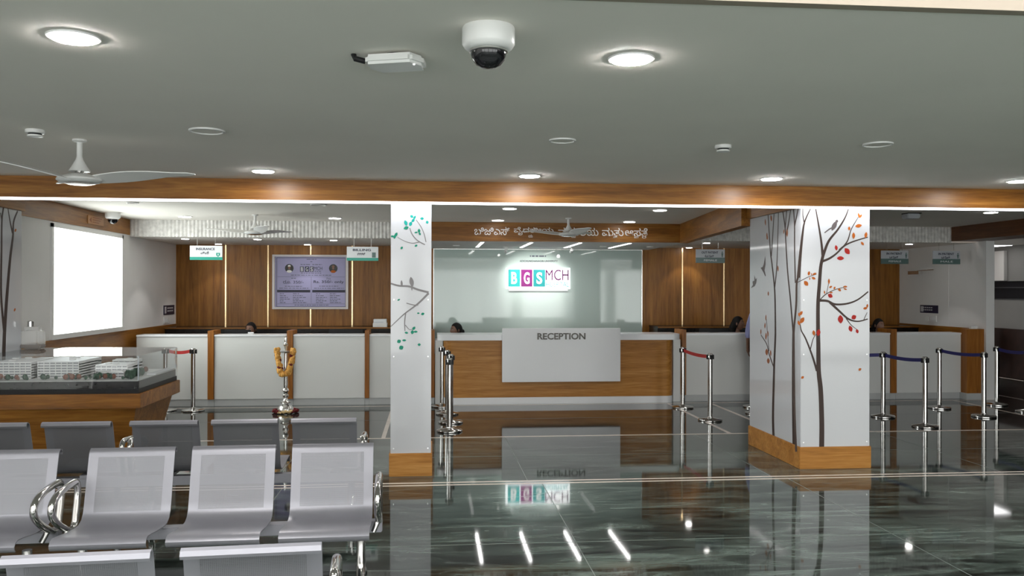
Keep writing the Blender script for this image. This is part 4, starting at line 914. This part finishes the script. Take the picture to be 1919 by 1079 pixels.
def bench(label, n=3, pitch=.585):
    t = thing('waiting_bench', label, 'bench', (0,0,0), 0, 'perforated steel waiting benches')
    me = None
    for i in range(n):
        x = (i-(n-1)/2)*pitch
        if me is None: o = shell().build('seat', [M['steel'], M['perf']], t, smooth=True); me = o.data
        else: o = bpy.data.objects.new('seat', me); COL.objects.link(o); o.parent = t
        o.location = (x, 0, 0)
        MB().box(x-.03, x+.03, -.17, .20, .372, .392).build('seat_bracket', M['steel'], t)
    L_ = n*pitch/2+.01
    B(-L_, L_, -.17, -.09, .305, .371).build('beam', M['steel'], t, bevel=.006)
    for s in (-1, 1):
        xl = s*(L_-.12)
        m_ = MB().tube([(xl,.01,.30), (xl,.01,.16), (xl,.06,.09), (xl,.20,.045), (xl,.30,.03)], [.026,.026,.024,.022,.02], 12); m_.tube([(xl,.01,.16), (xl,-.05,.09), (xl,-.19,.045), (xl,-.29,.03)], [.026,.024,.022,.02], 12)
        lg_ = m_.build('leg', M['chrome'], t, smooth=True)
        for y in (.29, -.28): MB().cyl(.024, 0, .02, (xl, y, 0), 14).build('foot', M['black'], lg_, smooth=True)
        xa = s*(L_-.020)
        loop = [(xa,-.175,.46),(xa,-.20,.56),(xa,-.185,.618),(xa,-.14,.635),(xa,.05,.625),(xa,.14,.600),(xa,.175,.565),(xa,.165,.52),(xa,.10,.465),(xa,.0,.41),(xa,-.09,.375),(xa,-.15,.39)]
        P = []
        for i in range(len(loop)):
            p0, p1, p2, p3 = [Vector(loop[(i+j-1) % len(loop)]) for j in range(4)]
            for k in range(4): q = k/4; P.append(.5*((2*p1)+(p2-p0)*q+(2*p0-5*p1+4*p2-p3)*q*q+(3*p1-p0-3*p2+p3)*q**3))
        ar = MB().tube(P, .020, 10, closed=True).build('armrest', M['chrome'], t, smooth=True)
        MB().tube([(xa,-.02,.40), (xa-s*.03,0,.335)], .016).build('armrest_post', M['chrome'], ar, smooth=True)
    return t
b0 = bench('bench facing the viewer in the middle row, with three perforated seats')
def place(o, xr, yb, rz, facing, k=1.0):     # xr,yb: where the right-hand back top corner (seen by the viewer) stands
    hw = (.585+.243)*k; o.scale = (k, 1, 1); d = -.30
    a = rz+(math.pi if facing < 0 else 0); ca, sa = math.cos(a), math.sin(a)
    lx = hw*(-1 if facing < 0 else 1); ox = lx*ca-d*sa; oy = lx*sa+d*ca
    o.location = (xr-ox, yb-oy, 0); o.rotation_euler = (0, 0, a)
    return o
# middle row
pm = aZ(700, 830, .80)
place(b0, pm.x, pm.y, R(1.7), -1)
b1 = copy_tree(b0); b1['label'] = 'bench facing the viewer at the left edge of the middle row'
q = Vector((math.cos(R(1.7)), math.sin(R(1.7)), 0)); b1.location = b0.location-q*(1.755+.07)
# far row, backs to the viewer
pf_ = aZ(668, 783, .80)
b2 = copy_tree(b0); b2['label'] = 'bench of the farthest row seen from behind, right one'; place(b2, pf_.x, pf_.y, R(1.0), 1, .965)
b3 = copy_tree(b2); b3['label'] = 'bench of the farthest row seen from behind, left one'; b3.location = b2.location-Vector((math.cos(R(1)), math.sin(R(1)), 0))*(1.755*.965+.035)
pn = aZ(603, 1016, .80)
b4 = copy_tree(b0); b4['label'] = 'nearest bench seen from behind, cut by the bottom edge'; place(b4, pn.x, pn.y, R(4.0), 1, 1.035)

# ------------------------------------------------------------------ people
def head_mesh(mb, c, rz, s=1.0):
    nu, nv = 28, 20; ca, sa = math.cos(rz), math.sin(rz); base = len(mb.v); vs = []
    for i in range(nv+1):
        ph = -math.pi/2+math.pi*i/nv; z = math.sin(ph)
        for k in range(nu):
            a = 2*math.pi*k/nu; cx_, cy_ = math.cos(a), math.sin(a)      # face looks along -y
            rr = math.cos(ph); x = .074*rr*cx_; y = .094*rr*cy_; zz = .118*z
            if z < 0: x *= 1-.30*abs(z)**1.3; y = y*(1-.12*abs(z))-.012*abs(z) 
            fr_ = max(0, -cy_)**6
            nose = math.exp(-((zz+.022)/.018)**2)*math.exp(-(x/.012)**2)+.5*math.exp(-((zz-.0)/.02)**2)*math.exp(-(x/.008)**2)
            if cy_ < 0: y -= .020*nose; y += .009*sum(math.exp(-((zz-.008)/.013)**2)*math.exp(-((x-e_)/.014)**2) for e_ in (-.03,.03)); y -= .006*math.exp(-((zz+.058)/.009)**2)*math.exp(-(x/.022)**2); y -= .008*math.exp(-((zz+.095)/.016)**2)*math.exp(-(x/.02)**2)
            vs.append((c[0]+s*(x*ca-y*sa), c[1]+s*(x*sa+y*ca), c[2]+s*zz))
    fs = [(i*nu+k, i*nu+(k+1)%nu, (i+1)*nu+(k+1)%nu, (i+1)*nu+k) for i in range(nv) for k in range(nu)]
    mb.add(vs, fs)
    for e_ in (-1, 1):
        x, y, z = e_*.076, .008, -.005; mb.ball((c[0]+s*(x*ca-y*sa), c[1]+s*(x*sa+y*ca), c[2]+s*z), .012*s, .016*s, .028*s, 8, 6)
def skinned(V, E, rad, sub=1):
    me = bpy.data.meshes.new('s'); me.from_pydata(V, E, []); o = bpy.data.objects.new('s', me); COL.objects.link(o)
    o.modifiers.new('k', 'SKIN'); sv = me.skin_vertices[0].data
    for i, r in enumerate(rad): sv[i].radius = (r, r) if isinstance(r, (int, float)) else r; sv[i].use_root = (i == 0)
    o.modifiers.new('u', 'SUBSURF').levels = sub; o.modifiers['u'].render_levels = sub
    dg = bpy.context.evaluated_depsgraph_get(); m2 = bpy.data.meshes.new_from_object(o.evaluated_get(dg))
    bpy.data.objects.remove(o); bpy.data.meshes.remove(me)
    return [tuple(v.co) for v in m2.vertices], [tuple(p.vertices) for p in m2.polygons]
def person(loc, rz, label, top_mat, seated=True, headrz=0, hair='bun', bottom='dark_cloth', sleeve=True, crown=None, male=False, tiltz=0):
    t = thing('person', label, 'person', loc, rz)
    hp = .50 if seated else .92; k = hp
    V = []; E = []; Rr = []
    def v(p, r, par=None):
        V.append(p); Rr.append(r)
        if par is not None: E.append((par, len(V)-1))
        return len(V)-1
    pel = v((0,0,k), .13); sp1_ = v((0,0,k+.18), .105, pel); sp2_ = v((0,-.01,k+.36), .12, sp1_); nk0 = v((0,0,k+.49), .055, sp2_); nk1 = v((0,-.01,k+.56), .046, nk0); v((0,-.012,k+.64), .045, nk1)
    T = MB()
    for s in (-1, 1):
        sh = v((s*.165,0,k+.43), .056, sp2_)
        if seated: el = v((s*.20,-.10,k+.18), .040, sh); wr = v((s*.13,-.33,k+.21), .027, el); pd = (0,-1,0)
        else: el = v((s*.215,.01,k+.17), .042, sh); wr = v((s*.225,-.06,k-.06), .028, el); pd = (0,-.25,-1)
        d = Vector(pd).normalized(); w0_ = Vector(V[wr]); pm_ = w0_+d*.075; pa = v(tuple(w0_+d*.04), .030, wr); pb = v(tuple(pm_), (.034), pa)
        side = Vector((1,0,0)) if seated else Vector((0,1,0))
        cur = Vector((0,0,-1)) if seated else Vector((-s,0,0))
        for i, ln in enumerate((.062,.072,.068,.054)):
            o_ = side*((i-1.5)*.019); f1 = v(tuple(pm_+o_+d*.02), .0085, pb); f2 = v(tuple(pm_+o_+d*(.02+ln*.5)+cur*.006), .0082, f1); v(tuple(pm_+o_+d*(.02+ln*.9)+cur*.022), .0068, f2)
        th = -1 if not seated else -s
        f1 = v(tuple(w0_+d*.035+side*(.032*th)), .0105, pa); f2 = v(tuple(w0_+d*.065+side*(.048*th)+cur*.008), .009, f1); v(tuple(w0_+d*.09+side*(.050*th)+cur*.016), .0075, f2)
        hpv = v((s*.09,0,k-.03), .088, pel)
        if seated: kn = v((s*.11,-.42,k-.02), .058, hpv); an = v((s*.11,-.42,.09), .034, kn); v((s*.11,-.54,.035), .030, an)
        else: kn = v((s*.10,-.01,k*.53), .058, hpv); an = v((s*.10,.02,.09), .036, kn); v((s*.11,-.11,.035), .032, an)
    vs, fs = skinned(V, E, Rr); body = MB().add(vs, fs)
    hz = k+.70; head_mesh(body, (0,-.02,hz), headrz)
    bo = body.build('body', M['skin'], t, smooth=True)
    def hl(x, y, z): ca, sa = math.cos(headrz), math.sin(headrz); return (x*ca-y*sa, -.02+x*sa+y*ca, hz+z)
    # hair cap
    hm = MB(); nu, nv = 26, 14; vs = []
    for i in range(nv+1):
        ph = R(-34)+(math.pi/2-R(-34))*i/nv
        for kk in range(nu):
            a = 2*math.pi*kk/nu; cx_, cy_ = math.cos(a), math.sin(a); p_ = ph
            if cy_ < 0: lim = R(34)*min(1, (-cy_)**.7*1.25); p_ = max(ph, lim-R(34)+ (lim*1.0 if True else 0)) if ph < lim else ph
            rr = math.cos(p_); g = 1.09
            vs.append(hl(.076*rr*cx_*g, .096*rr*cy_*g+.004, .118*math.sin(p_)*1.06))
    fs = [(i*nu+kk, i*nu+(kk+1)%nu, (i+1)*nu+(kk+1)%nu, (i+1)*nu+kk) for i in range(nv) for kk in range(nu)]
    hm.add(vs, fs)
    if hair == 'bun': hm.ball(hl(0,.105,-.03), .045, .042, .045)
    elif hair == 'pony': hm.tube([hl(0,.09,.02), hl(0,.14,-.02), hl(0,.15,-.12), hl(0,.13,-.24)], [.03,.042,.036,.012], 10)
    elif hair == 'long': hm.tube([hl(0,.05,0), hl(0,.085,-.08), hl(0,.10,-.22), hl(0,.09,-.32)], [.07,.07,.06,.02], 12)
    hm.build('hair', M['hair'], t, smooth=True)
    for s in (-1, 1):
        e_ = MB().ball(hl(s*.030,-.082,.008), .0120, .007, .0045, 10, 6).build('eye', M['eyew'], t, smooth=True); MB().ball(hl(s*.030,-.089,.008), .0050, .003, .0044, 8, 6).build('iris', M['hair'], e_)
        MB().tube([hl(s*.014,-.093,.026), hl(s*.030,-.094,.032), hl(s*.047,-.082,.026)], [.0025,.0035,.002], 6).build('eyebrow', M['hair'], t)
    MB().ball(hl(0,-.096,-.056), .020, .006, .007, 10, 6).build('lips', M['lip'], t, smooth=True)
    # clothes: a garment grown round the same skeleton, ending at neckline, sleeves and hem
    gv = [(0,0,k-.02),(0,0,k+.18),(0,-.01,k+.36),(0,0,k+.465)]; ge = [(0,1),(1,2),(2,3)]; gr_ = [.150,.122,.138,.075]
    for s in (-1, 1):
        gv.append((s*.165,0,k+.43)); ge.append((2, len(gv)-1)); gr_.append(.068)
        if seated: gv.append((s*.20,-.10,k+.18)); ge.append((len(gv)-2, len(gv)-1)); gr_.append(.054); gv.append((s*.165,-.22,k+.197)); ge.append((len(gv)-2, len(gv)-1)); gr_.append(.044)
        else: gv.append((s*.213,.01,k+.19)); ge.append((len(gv)-2, len(gv)-1)); gr_.append(.057); gv.append((s*.222,-.025,k+.07)); ge.append((len(gv)-2, len(gv)-1)); gr_.append(.047)
    vs, fs = skinned(gv, ge, gr_); MB().add(vs, fs).build('shirt' if male else 'kurta', M[top_mat], t, smooth=True)
    gv = [(0,0,k-.03)]; ge = []; gr_ = [.148]
    for s in (-1, 1):
        gv.append((s*.09,0,k-.06)); ge.append((0, len(gv)-1)); gr_.append(.104)
        pts_ = [((s*.11,-.42,k-.02),.072), ((s*.11,-.42,.13),.055)] if seated else [((s*.10,-.01,k*.53),.074), ((s*.10,.02,.07),.060)]
        for p, r in pts_: gv.append(p); ge.append((len(gv)-2, len(gv)-1)); gr_.append(r)
    vs, fs = skinned(gv, ge, gr_); MB().add(vs, fs).build('trousers', M[bottom], t, smooth=True)
    for s in (-1, 1):
        y0 = -.50 if seated else -.06
        MB().ball((s*.11, y0, .035), .045, .125, .035).build('shoe', M['black'], t, smooth=True)
    return t
def stool(x, y, label, z):
    t = thing('office_chair', label, 'chair', (x, y, 0), 0, 'staff chairs hidden behind the counters')
    MB().lathe([(.20,z-.06),(.21,z-.03),(.20,z-.005)], n=24).build('seat', M['black'], t, smooth=True); MB().cyl(.025, .06, z-.0601).build('pole', M['chrome'], t); MB().lathe([(.22,0),(.22,.02),(.05,.06)], n=24).build('base', M['black'], t, smooth=True)
def seat_person(px, py_crown, Y, rz, label, m_, **k):
    p = aY(px, py_crown, Y); z = p.z-(.50+.70+.125)       # offset of the whole sitter so the crown meets the photo
    t = person((p.x, Y, z), rz, label, m_, **k); return t
seat_person(471, 603, 14.15, R(-6), 'woman with dark hair looking down over the counter, left of the oil lamp', 'dark_cloth', headrz=R(-12))
seat_person(857, 604, 14.2, R(-55), 'woman in profile facing left, seated behind the reception desk', 'teal_cloth', headrz=R(-12))
seat_person(1381, 592, 14.3, R(52), 'woman with dark hair facing right, behind the counter beside the tree column', 'dark_cloth', headrz=R(8), hair='long')
seat_person(1645, 596, 14.3, R(16), 'woman at the far right counter, right of the tree column', 'dark_cloth', headrz=R(6))
person((5.11, 12.88, 0), R(180-25), 'person in a lavender shirt and dark trousers, half hidden behind the tree column', 'lav', seated=False, male=True, hair='none', bottom='dark_cloth')

# dark chair in the corridor
dc = thing('lounge_chair', 'dark rounded chair back at the far right, before the corridor wall', 'chair', (11.2, 16.55, 0), R(20))
MB().box(-.25,.25,-.22,.24,.40,.48).build('seat', M['black_cloth'], dc, bevel=.03, seg=3); MB().prism([(-.24,.5),(.24,.5),(.25,.80),(.18,.98),(.08,1.06),(-.08,1.06),(-.18,.98),(-.25,.80)], .19, .25).build('backrest', M['black_cloth'], dc, bevel=.015)
for sx in (-1, 1):
    for sy in (-1, 1): B(sx*.21-.015, sx*.21+.015, sy*.19-.015, sy*.19+.015, 0, .40).build('leg', M['black_cloth'], dc)
B(-.03,.03,.21,.24,.47,.52).build('back_support', M['black_cloth'], dc)
